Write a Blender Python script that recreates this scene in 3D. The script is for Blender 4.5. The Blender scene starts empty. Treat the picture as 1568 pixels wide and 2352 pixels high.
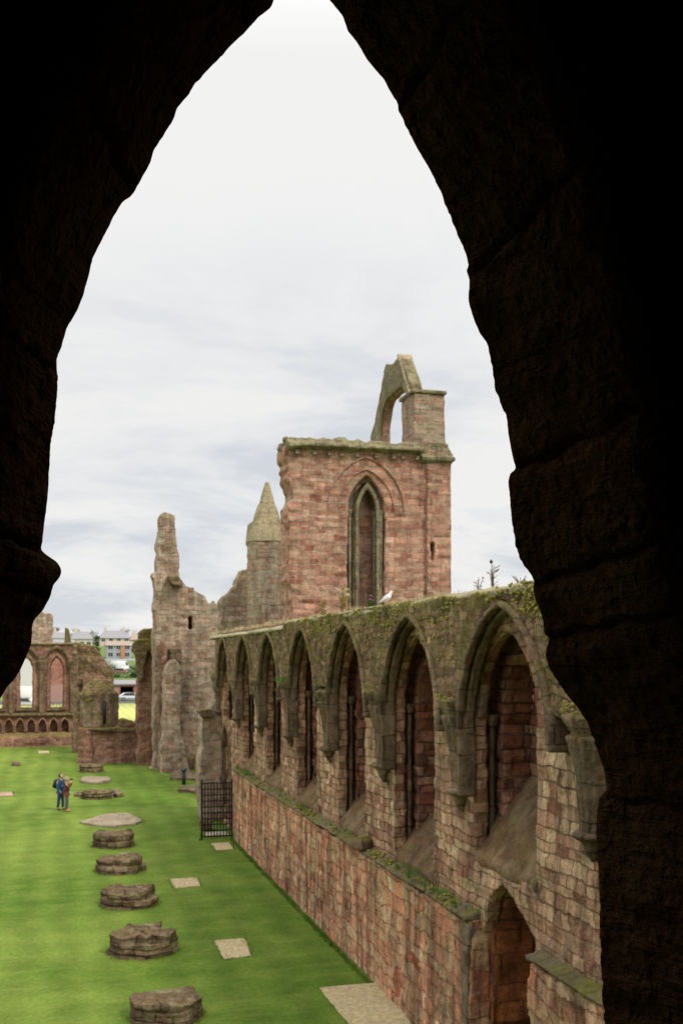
import bpy, bmesh, math, random
import numpy as np
from mathutils import Vector, Matrix
from mathutils.geometry import tessellate_polygon
random.seed(7)
rng = np.random.default_rng(7)
R = math.radians
S = bpy.context.scene
COL = S.collection

# ------------------------------------------------------------------ camera
EYE = 7.6                                    # metres above the lawn
F = 2400.0; U0 = 784.0; VH = 1512.0; UV = 135.0      # focal length, centre, horizon, nave vanishing point (photo at 1568 px wide)
TH = math.atan((U0 - UV) / F); CT, ST = math.cos(TH), math.sin(TH)
cam = bpy.data.cameras.new("Camera"); co = bpy.data.objects.new("Camera", cam); COL.objects.link(co)
co.location = (0, 0, EYE); co.rotation_euler = (R(90), 0, -TH)
cam.sensor_fit = 'HORIZONTAL'; cam.sensor_width = 36; cam.lens = 36 * F / 1568
cam.shift_y = (VH - 1176) / 1568
cam.clip_start = 0.05; cam.clip_end = 6000
cam.dof.use_dof = True; cam.dof.focus_distance = 2.7; cam.dof.aperture_fstop = 15
S.camera = co

# ------------------------------------------------------------------ world and sun
SUN_EL, SUN_AZ = 48, 215          # behind the camera and to its right
w = bpy.data.worlds.new("World"); S.world = w; w.use_nodes = True
nt = w.node_tree; N = nt.nodes; L = nt.links; N.clear()
def wn(t, **k):
    n = N.new(t)
    for a, b in k.items(): setattr(n, a, b)
    return n
tc = wn('ShaderNodeTexCoord'); sep = wn('ShaderNodeSeparateXYZ'); L.new(tc.outputs['Generated'], sep.inputs[0])
za = wn('ShaderNodeMath', operation='MAXIMUM'); L.new(sep.outputs[2], za.inputs[0]); za.inputs[1].default_value = 0.0
zb = wn('ShaderNodeMath', operation='ADD'); L.new(za.outputs[0], zb.inputs[0]); zb.inputs[1].default_value = 0.16
dx = wn('ShaderNodeMath', operation='DIVIDE'); L.new(sep.outputs[0], dx.inputs[0]); L.new(zb.outputs[0], dx.inputs[1])
dy = wn('ShaderNodeMath', operation='DIVIDE'); L.new(sep.outputs[1], dy.inputs[0]); L.new(zb.outputs[0], dy.inputs[1])
cb = wn('ShaderNodeCombineXYZ'); L.new(dx.outputs[0], cb.inputs[0]); L.new(dy.outputs[0], cb.inputs[1])
cn = wn('ShaderNodeTexNoise'); cn.inputs['Scale'].default_value = 1.15; cn.inputs['Detail'].default_value = 8; cn.inputs['Roughness'].default_value = .6
cn.inputs['Distortion'].default_value = .35
L.new(cb.outputs[0], cn.inputs['Vector'])
cr = wn('ShaderNodeValToRGB'); L.new(cn.outputs[0], cr.inputs[0])
cr.color_ramp.elements[0].position = .40; cr.color_ramp.elements[0].color = (.66, .69, .735, 1)
cr.color_ramp.elements[1].position = .57; cr.color_ramp.elements[1].color = (.89, .885, .87, 1)
e = cr.color_ramp.elements.new(.48); e.color = (.79, .80, .815, 1)
# high up the cloud sheet is a plain bright white
hi = wn('ShaderNodeMapRange'); L.new(sep.outputs[2], hi.inputs[0]); hi.inputs[1].default_value = .20; hi.inputs[2].default_value = .44
hi.interpolation_type = 'SMOOTHSTEP'
mx = wn('ShaderNodeMix', data_type='RGBA'); L.new(hi.outputs[0], mx.inputs[0]); L.new(cr.outputs[0], mx.inputs[6]); mx.inputs[7].default_value = (.92, .915, .905, 1)
st = wn('ShaderNodeMapRange'); L.new(sep.outputs[2], st.inputs[0]); st.inputs[1].default_value = .5; st.inputs[2].default_value = 1.0
st.inputs[3].default_value = 1.0; st.inputs[4].default_value = 2.6
bgc = wn('ShaderNodeBackground'); L.new(mx.outputs[2], bgc.inputs[0]); L.new(st.outputs[0], bgc.inputs[1])
sky = wn('ShaderNodeTexSky', sky_type='NISHITA'); sky.sun_disc = False; sky.sun_elevation = R(SUN_EL); sky.sun_rotation = R(SUN_AZ - 180 + 180)
bgs = wn('ShaderNodeBackground'); L.new(sky.outputs[0], bgs.inputs[0]); bgs.inputs[1].default_value = .1
ms = wn('ShaderNodeMixShader'); ms.inputs[0].default_value = .96; L.new(bgs.outputs[0], ms.inputs[1]); L.new(bgc.outputs[0], ms.inputs[2])
wo = wn('ShaderNodeOutputWorld'); L.new(ms.outputs[0], wo.inputs[0])
sl = bpy.data.lights.new("Sun", 'SUN'); sl.energy = 2.1; sl.angle = R(14); sl.color = (1, .94, .86)
so = bpy.data.objects.new("Sun", sl); COL.objects.link(so)
# direction to the sun: azimuth measured clockwise from +Y
az = R(SUN_AZ); el = R(SUN_EL)
dsun = Vector((-math.sin(az) * math.cos(el), math.cos(az) * math.cos(el), math.sin(el)))
so.rotation_euler = dsun.to_track_quat('Z', 'Y').to_euler(); so.location = (0, -40, 60)
S.view_settings.view_transform = 'Standard'; S.view_settings.look = 'None'; S.view_settings.gamma = 1; S.view_settings.exposure = 0.0
S.render.engine = 'CYCLES'; S.cycles.max_bounces = 6

# ------------------------------------------------------------------ photo measurement -> metres
def XZ(u, v, Y):
    t = (u - UV) * CT / F; d = Y * CT / (1 - t * ST)
    return (t * d, EYE - (v - VH) * d / F)
def YZ(u, v, X):
    t = (u - UV) * CT / F; d = X / t
    return ((d - X * ST) / CT, EYE - (v - VH) * d / F)
def GR(u, v, z=0.0):
    d = F * (EYE - z) / (v - VH); X = (u - UV) * CT / F * d
    return (X, (d - X * ST) / CT)
def AT(u, v, d):
    X = (u - UV) * CT / F * d
    return (X, (d - X * ST) / CT, EYE - (v - VH) * d / F)

# ------------------------------------------------------------------ numpy noise
def _h(ix, iy, iz, s):
    n = (ix * 374761393 + iy * 668265263 + iz * 2147483647 + s * 1442695041) & 0xFFFFFFFF
    n = ((n ^ (n >> 13)) * 1274126177) & 0xFFFFFFFF
    return ((n ^ (n >> 16)) & 0xFFFF) / 65535.0
def vnoise(P, scale, seed=0):
    q = P * scale; f = np.floor(q); i = f.astype(np.int64); t = q - f; t = t * t * (3 - 2 * t); r = 0
    for a in (0, 1):
        for b in (0, 1):
            for c in (0, 1):
                wgt = (t[:, 0] if a else 1 - t[:, 0]) * (t[:, 1] if b else 1 - t[:, 1]) * (t[:, 2] if c else 1 - t[:, 2])
                r = r + wgt * _h(i[:, 0] + a, i[:, 1] + b, i[:, 2] + c, seed)
    return r * 2 - 1
def fbm(P, scale, octv=4, seed=0):
    r = 0; a = 1; s = 0
    for k in range(octv):
        r = r + a * vnoise(P, scale * 2 ** k, seed + k); s += a; a *= .5
    return r / s

# ------------------------------------------------------------------ object helpers
def link(name, me, mat=None, parent=None, smooth=True):
    me.name = name
    o = bpy.data.objects.new(name, me); COL.objects.link(o)
    if mat: me.materials.append(mat)
    if parent: o.parent = parent
    if smooth:
        me.polygons.foreach_set('use_smooth', [True] * len(me.polygons))
    return o
def thing(name, label, cat, loc=(0, 0, 0), rz=0, group=None):
    o = bpy.data.objects.new(name, None); COL.objects.link(o); o.location = loc; o.rotation_euler = (0, 0, rz)
    o['label'] = label; o['category'] = cat; o['kind'] = 'thing'
    if group: o['group'] = group
    return o
def tag(o, label=None, cat=None, group=None, kind=None):
    for k, v in (('label', label), ('category', cat), ('group', group), ('kind', kind or ('thing' if cat else None))):
        if v: o[k] = v
    return o
def from_bm(bm):
    me = bpy.data.meshes.new("m"); bm.to_mesh(me); bm.free(); return me
def from_py(v, f):
    me = bpy.data.meshes.new("m"); me.from_pydata([tuple(p) for p in v], [], f); me.update(); return me

def prism(outer, a, b, axis='Y', holes=()):
    """polygon in (s,z), extruded along axis from a to b"""
    loops = [list(outer)] + [list(h) for h in holes]
    flat = [p for l in loops for p in l]
    tris = tessellate_polygon([[Vector((p[0], p[1], 0)) for p in l] for l in loops])
    def P(p, t): return (p[0], t, p[1]) if axis == 'Y' else ((t, p[0], p[1]) if axis == 'X' else (p[0], p[1], t))
    n = len(flat); vs = [P(p, a) for p in flat] + [P(p, b) for p in flat]
    fs = [tuple(t) for t in tris] + [tuple(i + n for i in reversed(t)) for t in tris]
    k = 0
    for l in loops:
        m = len(l)
        for i in range(m):
            j = (i + 1) % m; fs.append((k + i, k + j, k + j + n, k + i + n))
        k += m
    me = from_py(vs, fs)
    bm = bmesh.new(); bm.from_mesh(me); bmesh.ops.recalc_face_normals(bm, faces=bm.faces); bm.to_mesh(me); bm.free()
    return me
def evaluate(me, setup):
    o = bpy.data.objects.new("tmp", me); COL.objects.link(o); setup(o)
    dg = bpy.context.evaluated_depsgraph_get(); dg.update()
    r = bpy.data.meshes.new_from_object(o.evaluated_get(dg)); bpy.data.objects.remove(o); return r
def rough(me, voxel=.08, amp=.03, scale=1.5, step=0.0, cw=.5, ch=.3, seed=0, octv=4):
    """voxel remesh + weathering: worn edges, stones standing a little proud or sunk"""
    def st_(o):
        m = o.modifiers.new('r', 'REMESH'); m.mode = 'VOXEL'; m.voxel_size = voxel; m.adaptivity = 0
    r = evaluate(me, st_)
    n = len(r.vertices); P = np.empty(n * 3); r.vertices.foreach_get('co', P); P = P.reshape(-1, 3)
    Nn = np.empty(n * 3); r.vertices.foreach_get('normal', Nn); Nn = Nn.reshape(-1, 3)
    d = amp * fbm(P, scale, octv, seed)
    if step > 0:
        s = np.where(np.abs(Nn[:, 0]) > np.abs(Nn[:, 1]), P[:, 1], P[:, 0])
        row = np.floor(P[:, 2] / ch).astype(np.int64); c = np.floor(s / cw + .37 * row).astype(np.int64)
        d = d + step * (_h(row, c, row * 0, seed + 5) - .5)
    P = P + Nn * d[:, None]
    r.vertices.foreach_set('co', P.ravel()); r.update(); return r
def join(*ms):
    bm = bmesh.new()
    for m in ms: bm.from_mesh(m)
    return from_bm(bm)
def box(x0, x1, y0, y1, z0, z1):
    return from_py([(x0, y0, z0), (x1, y0, z0), (x1, y1, z0), (x0, y1, z0), (x0, y0, z1), (x1, y0, z1), (x1, y1, z1), (x0, y1, z1)],
                   [(0, 3, 2, 1), (4, 5, 6, 7), (0, 1, 5, 4), (1, 2, 6, 5), (2, 3, 7, 6), (3, 0, 4, 7)])
def bbox(x0, x1, y0, y1, z0, z1, bev=.01):
    bm = bmesh.new(); bm.from_mesh(box(x0, x1, y0, y1, z0, z1))
    bmesh.ops.bevel(bm, geom=bm.edges[:], offset=bev, segments=2, affect='EDGES'); return from_bm(bm)
def tube(pts, rad, n=8):
    vs, fs = [], []
    for i, p in enumerate(pts):
        p = Vector(p); a = Vector(pts[max(i - 1, 0)]); b = Vector(pts[min(i + 1, len(pts) - 1)])
        t = (b - a).normalized(); q = t.to_track_quat('Z', 'Y'); r = rad[i] if isinstance(rad, (list, tuple)) else rad
        for k in range(n):
            an = 2 * math.pi * k / n; vs.append(p + q @ Vector((r * math.cos(an), r * math.sin(an), 0)))
    for i in range(len(pts) - 1):
        for k in range(n):
            a = i * n + k; b = i * n + (k + 1) % n; fs.append((a, b, b + n, a + n))
    fs.append(tuple(reversed(range(n)))); m = (len(pts) - 1) * n; fs.append(tuple(range(m, m + n)))
    return from_py(vs, fs)
def lathe(cx, cy, prof, n=16, ph=0):
    vs, fs = [], []
    for r, z in prof:
        for k in range(n):
            a = ph + 2 * math.pi * k / n; vs.append((cx + r * math.cos(a), cy + r * math.sin(a), z))
    for i in range(len(prof) - 1):
        for k in range(n):
            a = i * n + k; b = i * n + (k + 1) % n; fs.append((a, b, b + n, a + n))
    fs.append(tuple(reversed(range(n)))); m = (len(prof) - 1) * n; fs.append(tuple(range(m, m + n)))
    return from_py(vs, fs)
def parch(c, a, z0, zs, za, n=9):
    """pointed arch outline, from foot to foot, c centre, a half width"""
    H = za - zs; Rr = (a * a + H * H) / (2 * a); pts = [(c - a, z0)]
    th = math.asin(min(1, H / Rr))
    for i in range(n + 1):
        t = th * i / n; pts.append((c - a + Rr - Rr * math.cos(t), zs + Rr * math.sin(t)))
    for i in range(n - 1, -1, -1):
        t = th * i / n; pts.append((c + a - Rr + Rr * math.cos(t), zs + Rr * math.sin(t)))
    pts.append((c + a, z0)); return pts
def aring(c, a, t, z0, zs, za, n=9, tt=None):
    o = parch(c, a + t, z0, zs, za + (tt or t * 1.5), n); i = parch(c, a, z0, zs, za, n)
    return o + i[::-1]
def jag(pts, step=.35, amp=.12, closed=False):
    """break a ruined outline into small courses"""
    out = []
    n = len(pts)
    for i in range(n if closed else n - 1):
        a = Vector((pts[i][0], pts[i][1])); b = Vector((pts[(i + 1) % n][0], pts[(i + 1) % n][1])); m = max(1, int((b - a).length / step))
        for k in range(m):
            p = a.lerp(b, k / m); out.append((p.x + (random.uniform(-amp, amp) if k else 0), p.y + (random.uniform(-amp, amp) * .6 if k else 0)))
    if not closed: out.append(tuple(pts[-1]))
    return out

# ------------------------------------------------------------------ materials
def M(name):
    m = bpy.data.materials.new(name); m.use_nodes = True; t = m.node_tree
    b = t.nodes['Principled BSDF']; return m, t, b
def plain(name, col, rough_=.7, metal=0, noise=.12, nscale=8, emit=None):
    m, t, b = M(name); n = t.nodes; l = t.links
    b.inputs['Roughness'].default_value = rough_; b.inputs['Metallic'].default_value = metal
    x = n.new('ShaderNodeTexNoise'); x.inputs['Scale'].default_value = nscale; x.inputs['Detail'].default_value = 5
    tcn = n.new('ShaderNodeTexCoord'); l.new(tcn.outputs['Object'], x.inputs['Vector'])
    r = n.new('ShaderNodeMapRange'); l.new(x.outputs[0], r.inputs[0]); r.inputs[3].default_value = 1 - noise * 2; r.inputs[4].default_value = 1 + noise * 2
    mm = n.new('ShaderNodeMix'); mm.data_type = 'RGBA'; mm.blend_type = 'MULTIPLY'; mm.inputs[0].default_value = 1
    mm.inputs[6].default_value = (*col, 1); l.new(r.outputs[0], mm.inputs[7]); l.new(mm.outputs[2], b.inputs['Base Color'])
    return m
class G:
    def __init__(s, t): s.n = t.nodes; s.l = t.links
    def math(s, op, a, b=0.0, clamp=False):
        m = s.n.new('ShaderNodeMath'); m.operation = op; m.use_clamp = clamp
        for i, x in enumerate((a, b)):
            if isinstance(x, (int, float)): m.inputs[i].default_value = x
            else: s.l.new(x, m.inputs[i])
        return m.outputs[0]
    def noise(s, vec, sc, det=4, ro=.55, dist=0):
        x = s.n.new('ShaderNodeTexNoise'); x.inputs['Scale'].default_value = sc; x.inputs['Detail'].default_value = det
        x.inputs['Roughness'].default_value = ro; x.inputs['Distortion'].default_value = dist; s.l.new(vec, x.inputs['Vector']); return x.outputs[0]
    def mr(s, v, a, b, c=0.0, d=1.0):
        x = s.n.new('ShaderNodeMapRange'); s.l.new(v, x.inputs[0])
        for i, q in enumerate((a, b, c, d)): x.inputs[i + 1].default_value = q
        return x.outputs[0]
    def mix(s, f, a, b, bt='MIX'):
        x = s.n.new('ShaderNodeMix'); x.data_type = 'RGBA'; x.blend_type = bt
        for i, q in ((0, f), (6, a), (7, b)):
            if isinstance(q, (int, float)): x.inputs[i].default_value = q
            elif isinstance(q, tuple): x.inputs[i].default_value = (*q, 1)
            else: s.l.new(q, x.inputs[i])
        return x.outputs[2]
    def scale(s, vec, k):
        x = s.n.new('ShaderNodeVectorMath'); x.operation = 'MULTIPLY'; s.l.new(vec, x.inputs[0]); x.inputs[1].default_value = k; return x.outputs[0]
def stone(name, hues, bw=.5, bh=.28, kind='ashlar', mortar=(.30, .25, .20), mortar_amt=.8, distort=.05, lichen=(.36, .34, .26), lich=.3,
          moss=0.0, moss_up=.0, moss_z=None, dark=.3, streak=.3, bump=.6, msize=.018, layer=0.0, big=.5):
    m, t, b = M(name); g = G(t); n = t.nodes; l = t.links
    tcn = n.new('ShaderNodeTexCoord'); P = tcn.outputs['Object']
    geo = n.new('ShaderNodeNewGeometry'); sp = n.new('ShaderNodeSeparateXYZ'); l.new(P, sp.inputs[0])
    sn = n.new('ShaderNodeSeparateXYZ'); l.new(geo.outputs['Normal'], sn.inputs[0])
    sel = g.math('GREATER_THAN', g.math('ABSOLUTE', sn.outputs[0]), g.math('ABSOLUTE', sn.outputs[1]))
    s_ = n.new('ShaderNodeMix'); s_.data_type = 'FLOAT'; l.new(sel, s_.inputs[0]); l.new(g.math('ADD', sp.outputs[0], 37.3), s_.inputs[2]); l.new(sp.outputs[1], s_.inputs[3])
    nd = g.noise(P, 1.1, 3); nd2 = g.noise(P, 4.5, 3)
    sx = g.math('ADD', s_.outputs[0], g.math('ADD', g.math('MULTIPLY', nd, distort * 5), g.math('MULTIPLY', nd2, distort * 1.6)))
    nz = g.noise(P, .9, 2); nz2 = g.noise(P, 5.5, 3)
    sz = g.math('ADD', sp.outputs[2], g.math('ADD', g.math('MULTIPLY', nz, distort * 3), g.math('MULTIPLY', nz2, distort * 1.1)))
    # courses of uneven height
    wz = n.new('ShaderNodeTexNoise'); wz.noise_dimensions = '1D'; wz.inputs['Scale'].default_value = .9; l.new(sp.outputs[2], wz.inputs['W'])
    sz = g.math('ADD', sz, g.math('MULTIPLY', wz.outputs[0], bh * 2.0))
    cv = n.new('ShaderNodeCombineXYZ'); l.new(sx, cv.inputs[0]); l.new(sz, cv.inputs[1])
    if kind == 'ashlar':
        br = n.new('ShaderNodeTexBrick'); l.new(cv.outputs[0], br.inputs['Vector']); br.offset = .43; br.squash = .72; br.squash_frequency = 3
        br.inputs['Color1'].default_value = (0, 0, 0, 1); br.inputs['Color2'].default_value = (1, 1, 1, 1); br.inputs['Mortar'].default_value = (.5, .5, .5, 1)
        br.inputs['Scale'].default_value = 1; br.inputs['Mortar Size'].default_value = msize; br.inputs['Mortar Smooth'].default_value = .4
        br.inputs['Brick Width'].default_value = bw; br.inputs['Row Height'].default_value = bh
        rnd = br.outputs['Color']; mf = br.outputs['Fac']
    else:
        cs = g.scale(cv.outputs[0], (1 / bw, 1 / bh, 1))
        v1 = n.new('ShaderNodeTexVoronoi'); v1.inputs['Scale'].default_value = 1; l.new(cs, v1.inputs['Vector'])
        v2 = n.new('ShaderNodeTexVoronoi'); v2.feature = 'DISTANCE_TO_EDGE'; v2.inputs['Scale'].default_value = 1; l.new(cs, v2.inputs['Vector'])
        sc = n.new('ShaderNodeSeparateColor'); l.new(v1.outputs['Color'], sc.inputs[0]); rnd = sc.outputs[0]; mf = g.mr(v2.outputs['Distance'], .01, .10, 1, 0)
    rp = n.new('ShaderNodeValToRGB'); l.new(rnd, rp.inputs[0]); rp.color_ramp.interpolation = 'LINEAR'
    for i, h in enumerate(hues):
        ps = i / max(1, len(hues) - 1)
        if i < 2:
            el_ = rp.color_ramp.elements[i]; el_.position = ps
        else: el_ = rp.color_ramp.elements.new(ps)
        el_.color = (*h, 1)
    els = rp.color_ramp.elements
    for i, h in enumerate(hues): els[i].position = i / max(1, len(hues) - 1)
    for i, h in enumerate(hues): els[i].color = (*h, 1)
    c = rp.outputs[0]
    mcol = g.mix(g.mr(g.noise(P, 1.6, 4), .42, .6), tuple(q * .5 for q in mortar), tuple(min(.6, q * 2.1) for q in mortar))
    c = g.mix(g.math('MULTIPLY', mf, mortar_amt), c, mcol)
    n1 = g.noise(P, .55, 6, .6); n2 = g.noise(P, 7, 6, .65); n3 = g.noise(P, 28, 5, .6)
    c = g.mix(big, c, g.mr(n1, .3, .7, .6, 1.45), 'MULTIPLY')
    c = g.mix(.75, c, g.mr(n2, .3, .7, .62, 1.38), 'MULTIPLY')
    c = g.mix(.6, c, g.mr(n3, .3, .7, .7, 1.3), 'MULTIPLY')
    ln = g.noise(g.scale(P, (1.0, 1.0, 1.0)), 1.7, 8, .68, .4)
    c = g.mix(g.math('MULTIPLY', g.mr(ln, .50, .62), lich, True), c, lichen)
    dk = g.noise(g.scale(P, (1.9, 1.9, .9)), 1.3, 8, .7, .3)
    c = g.mix(g.math('MULTIPLY', g.mr(dk, .54, .68), dark, True), c, (.05, .038, .028))
    if streak:
        sk = g.noise(g.scale(P, (3.2, 3.2, .28)), 1.0, 5, .6)
        c = g.mix(streak, c, g.mr(sk, .35, .62, .45, 1.25), 'MULTIPLY')
    if moss or moss_up or moss_z:
        mn = g.noise(P, 1.9, 7, .7, .4)
        f = g.math('MULTIPLY', g.mr(mn, .50, .57), min(1, moss * 2), True)
        if moss_up:
            up = g.math('MULTIPLY', g.mr(sn.outputs[2], .25, .7), moss_up)
            f = g.math('MAXIMUM', f, g.math('MULTIPLY', up, g.mr(mn, .38, .5)))
        if moss_z:
            hz = g.math('MULTIPLY', g.mr(sp.outputs[2], moss_z[0], moss_z[1]), g.mr(mn, .44, .53)); f = g.math('MAXIMUM', f, g.math('MULTIPLY', hz, moss_z[2]))
        mc = g.mix(g.noise(P, 9, 4), (.05, .06, .010), (.30, .27, .045))
        c = g.mix(f, c, mc)
    l.new(c, b.inputs['Base Color']); b.inputs['Roughness'].default_value = .95
    b.inputs['Specular IOR Level'].default_value = .15
    h = g.math('ADD', g.math('MULTIPLY', mf, -.55), g.math('ADD', g.math('MULTIPLY', n2, .5), g.math('MULTIPLY', n3, .2)))
    h = g.math('ADD', h, g.math('MULTIPLY', rnd, .35))
    if layer:
        ly = g.noise(g.scale(P, (1.2, 1.2, 9)), 1.6, 5, .6, .3); h = g.math('ADD', h, g.math('MULTIPLY', ly, layer))
    bp = n.new('ShaderNodeBump'); bp.inputs['Strength'].default_value = bump; bp.inputs['Distance'].default_value = .09; l.new(h, bp.inputs['Height'])
    l.new(bp.outputs[0], b.inputs['Normal']); return m

PINK = (.40, .20, .145); LPINK = (.50, .31, .23); RED = (.30, .105, .07); DRED = (.17, .065, .05); BEI = (.40, .31, .22); GREY = (.32, .27, .21); DK = (.13, .085, .065); TAN = (.45, .33, .2)
m_tower = stone('red_sandstone', [RED, (.46, .24, .17), (.36, .16, .11), (.50, .27, .19), (.56, .34, .24), (.40, .19, .13), (.66, .33, .22), (.50, .30, .22), (.34, .14, .10)], bw=.66, bh=.25, mortar=(.44, .32, .23), mortar_amt=.55, lichen=(.46, .36, .25), lich=.5, dark=.4, streak=.4, bump=1.0, distort=.07)
m_towerdk = stone('red_sandstone_inner', [DRED, RED, PINK, DRED, (.26, .12, .08)], bw=.5, bh=.24, dark=.4, streak=.3, lich=.1, bump=.8)
m_olive = stone('lichened_stone', [(.24, .20, .13), (.30, .24, .15), (.20, .16, .11), (.28, .23, .16)], bw=.8, bh=.33, mortar=(.17, .14, .1), lichen=(.36, .33, .19), lich=.5, dark=.65, streak=.5, bump=.9, moss=.08, moss_up=.3)
m_far = stone('grey_pink_rubble', [(.48, .29, .21), (.46, .36, .27), (.38, .24, .17), (.42, .34, .26), (.52, .34, .25), (.34, .19, .13)], bw=.55, bh=.3, mortar=(.38, .32, .25), lichen=(.44, .38, .28), lich=.6, dark=.5, streak=.5, bump=1.1, moss_up=.5, moss=.05, distort=.08)
m_farred = stone('red_rubble', [(.26, .12, .08), PINK, (.22, .10, .07), (.32, .16, .11)], bw=.6, bh=.28, mortar=(.30, .2, .15), lichen=(.30, .24, .18), lich=.4, dark=.5, streak=.5, bump=.8, moss_up=.7, moss=.06)
m_ashlar = stone('weathered_ashlar', [(0.502, 0.270, 0.170), (0.590, 0.391, 0.240), (0.415, 0.205, 0.128), (0.633, 0.400, 0.263), (0.328, 0.144, 0.093), (0.677, 0.484, 0.302), (0.481, 0.289, 0.178), (0.263, 0.112, 0.074), (0.590, 0.345, 0.224)], bw=.40, bh=.215, mortar=(.17, .12, .08), mortar_amt=.5, lichen=(.50, .38, .25), lich=.55, dark=.85, streak=.75, bump=1.2, distort=.07, msize=.014, big=.7)
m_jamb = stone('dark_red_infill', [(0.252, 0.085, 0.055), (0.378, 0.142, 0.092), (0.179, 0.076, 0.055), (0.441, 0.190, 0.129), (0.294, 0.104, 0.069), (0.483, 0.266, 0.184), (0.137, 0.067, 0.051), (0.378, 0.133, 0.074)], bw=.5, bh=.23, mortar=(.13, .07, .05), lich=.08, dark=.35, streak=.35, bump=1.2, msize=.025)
m_rubble = stone('mossy_rubble', [(0.294, 0.176, 0.109), (0.175, 0.101, 0.062), (0.386, 0.252, 0.148), (0.110, 0.071, 0.047), (0.313, 0.168, 0.101), (0.423, 0.294, 0.179)], bw=.34, bh=.19, mortar=(.09, .065, .045), mortar_amt=.6, lichen=(.38, .30, .19), lich=.5, dark=.95, streak=.5, bump=1.2, moss=.22, moss_up=.8, moss_z=(8.1, 8.8, .8), distort=.17, big=.8)
m_rib = stone('moulded_stone', [(0.187, 0.126, 0.081), (0.133, 0.089, 0.059), (0.250, 0.178, 0.115), (0.203, 0.111, 0.077)], bw=.7, bh=.42, mortar=(.07, .05, .035), lichen=(.36, .28, .19), lich=.35, dark=.8, streak=.6, bump=.8, moss=.05, moss_up=.7)
m_ribdry = stone('moulded_stone_dry', [(.20, .14, .09), (.15, .105, .07), (.26, .19, .125)], bw=.7, bh=.42, mortar=(.07, .05, .035), lichen=(.34, .27, .18), lich=.35, dark=.8, streak=.6, bump=.8)
m_lower = stone('red_streaked_wall', [(0.569, 0.220, 0.131), (0.549, 0.352, 0.198), (0.549, 0.299, 0.182), (0.412, 0.132, 0.075), (0.648, 0.440, 0.269), (0.490, 0.255, 0.150), (0.686, 0.290, 0.167)], bw=.5, bh=.30, mortar=(.26, .18, .12), mortar_amt=.3, lichen=(.54, .38, .22), lich=.75, dark=.8, streak=1.0, bump=1.1, distort=.15, big=.8)
m_orange = stone('orange_lichened_wall', [(.24, .085, .035), (.30, .11, .035), (.15, .055, .035), (.20, .09, .05)], bw=.9, bh=.4, mortar=(.10, .04, .03), mortar_amt=.4, lichen=(.40, .14, .04), lich=.5, dark=.9, streak=.5, bump=1.0)
m_sill = stone('mortared_sill', [(0.211, 0.124, 0.067), (0.150, 0.090, 0.051)], bw=3, bh=2, mortar_amt=0, lichen=(.32, .25, .16), lich=.5, dark=.8, streak=.4, bump=.9, moss=.12)
m_base = stone('pier_base_stone', [(0.167, 0.107, 0.065), (0.229, 0.152, 0.092), (0.123, 0.082, 0.052), (0.194, 0.131, 0.081)], bw=.75, bh=.24, mortar=(.05, .04, .03), lichen=(.42, .34, .23), lich=.6, dark=.9, streak=.2, bump=1.2, layer=.9, moss=.15, moss_up=.12)
m_slab = stone('pale_flagstone', [(.44, .355, .20), (.48, .39, .225)], bw=4, bh=4, mortar_amt=0, lichen=(.36, .31, .2), lich=.4, dark=.15, streak=0, bump=.25, big=.3)
m_slab2 = stone('weathered_flagstone', [(.30, .24, .165), (.36, .29, .20)], bw=.9, bh=3, mortar=(.12, .1, .07), mortar_amt=.5, lichen=(.40, .35, .24), lich=.6, dark=.6, streak=0, bump=.8)
m_fore = stone('sooty_sandstone', [(.038, .019, .0085), (.048, .025, .0115), (.029, .0155, .007)], bw=9, bh=9, mortar_amt=0, lichen=(.060, .036, .018), lich=.6, dark=.0, streak=.35, bump=1.6, layer=.8)  # near-black albedo puts the gallery's deep shade into the stone colour
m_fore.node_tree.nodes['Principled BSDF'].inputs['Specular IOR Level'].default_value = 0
m_spire = stone('spire_stone', [(.34, .28, .17), (.40, .32, .20), (.30, .25, .16)], bw=.9, bh=.45, mortar=(.2, .17, .12), lichen=(.42, .37, .2), lich=.5, dark=.35, streak=.35, bump=.6)
m_stub = stone('stained_turret_stone', [(.26, .17, .12), (.20, .13, .09), (.32, .22, .15)], bw=.55, bh=.3, mortar=(.14, .1, .07), lichen=(.36, .32, .22), lich=.4, dark=.6, streak=.8, bump=.8, moss=.2, moss_up=.7)
m_iron = plain('black_iron', (.012, .012, .014), .5, .4)
m_black = plain('black_nylon_and_shade', (.012, .012, .014), .7)  # also paints the shaded depth of slits, niches and the tower doorway

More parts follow.
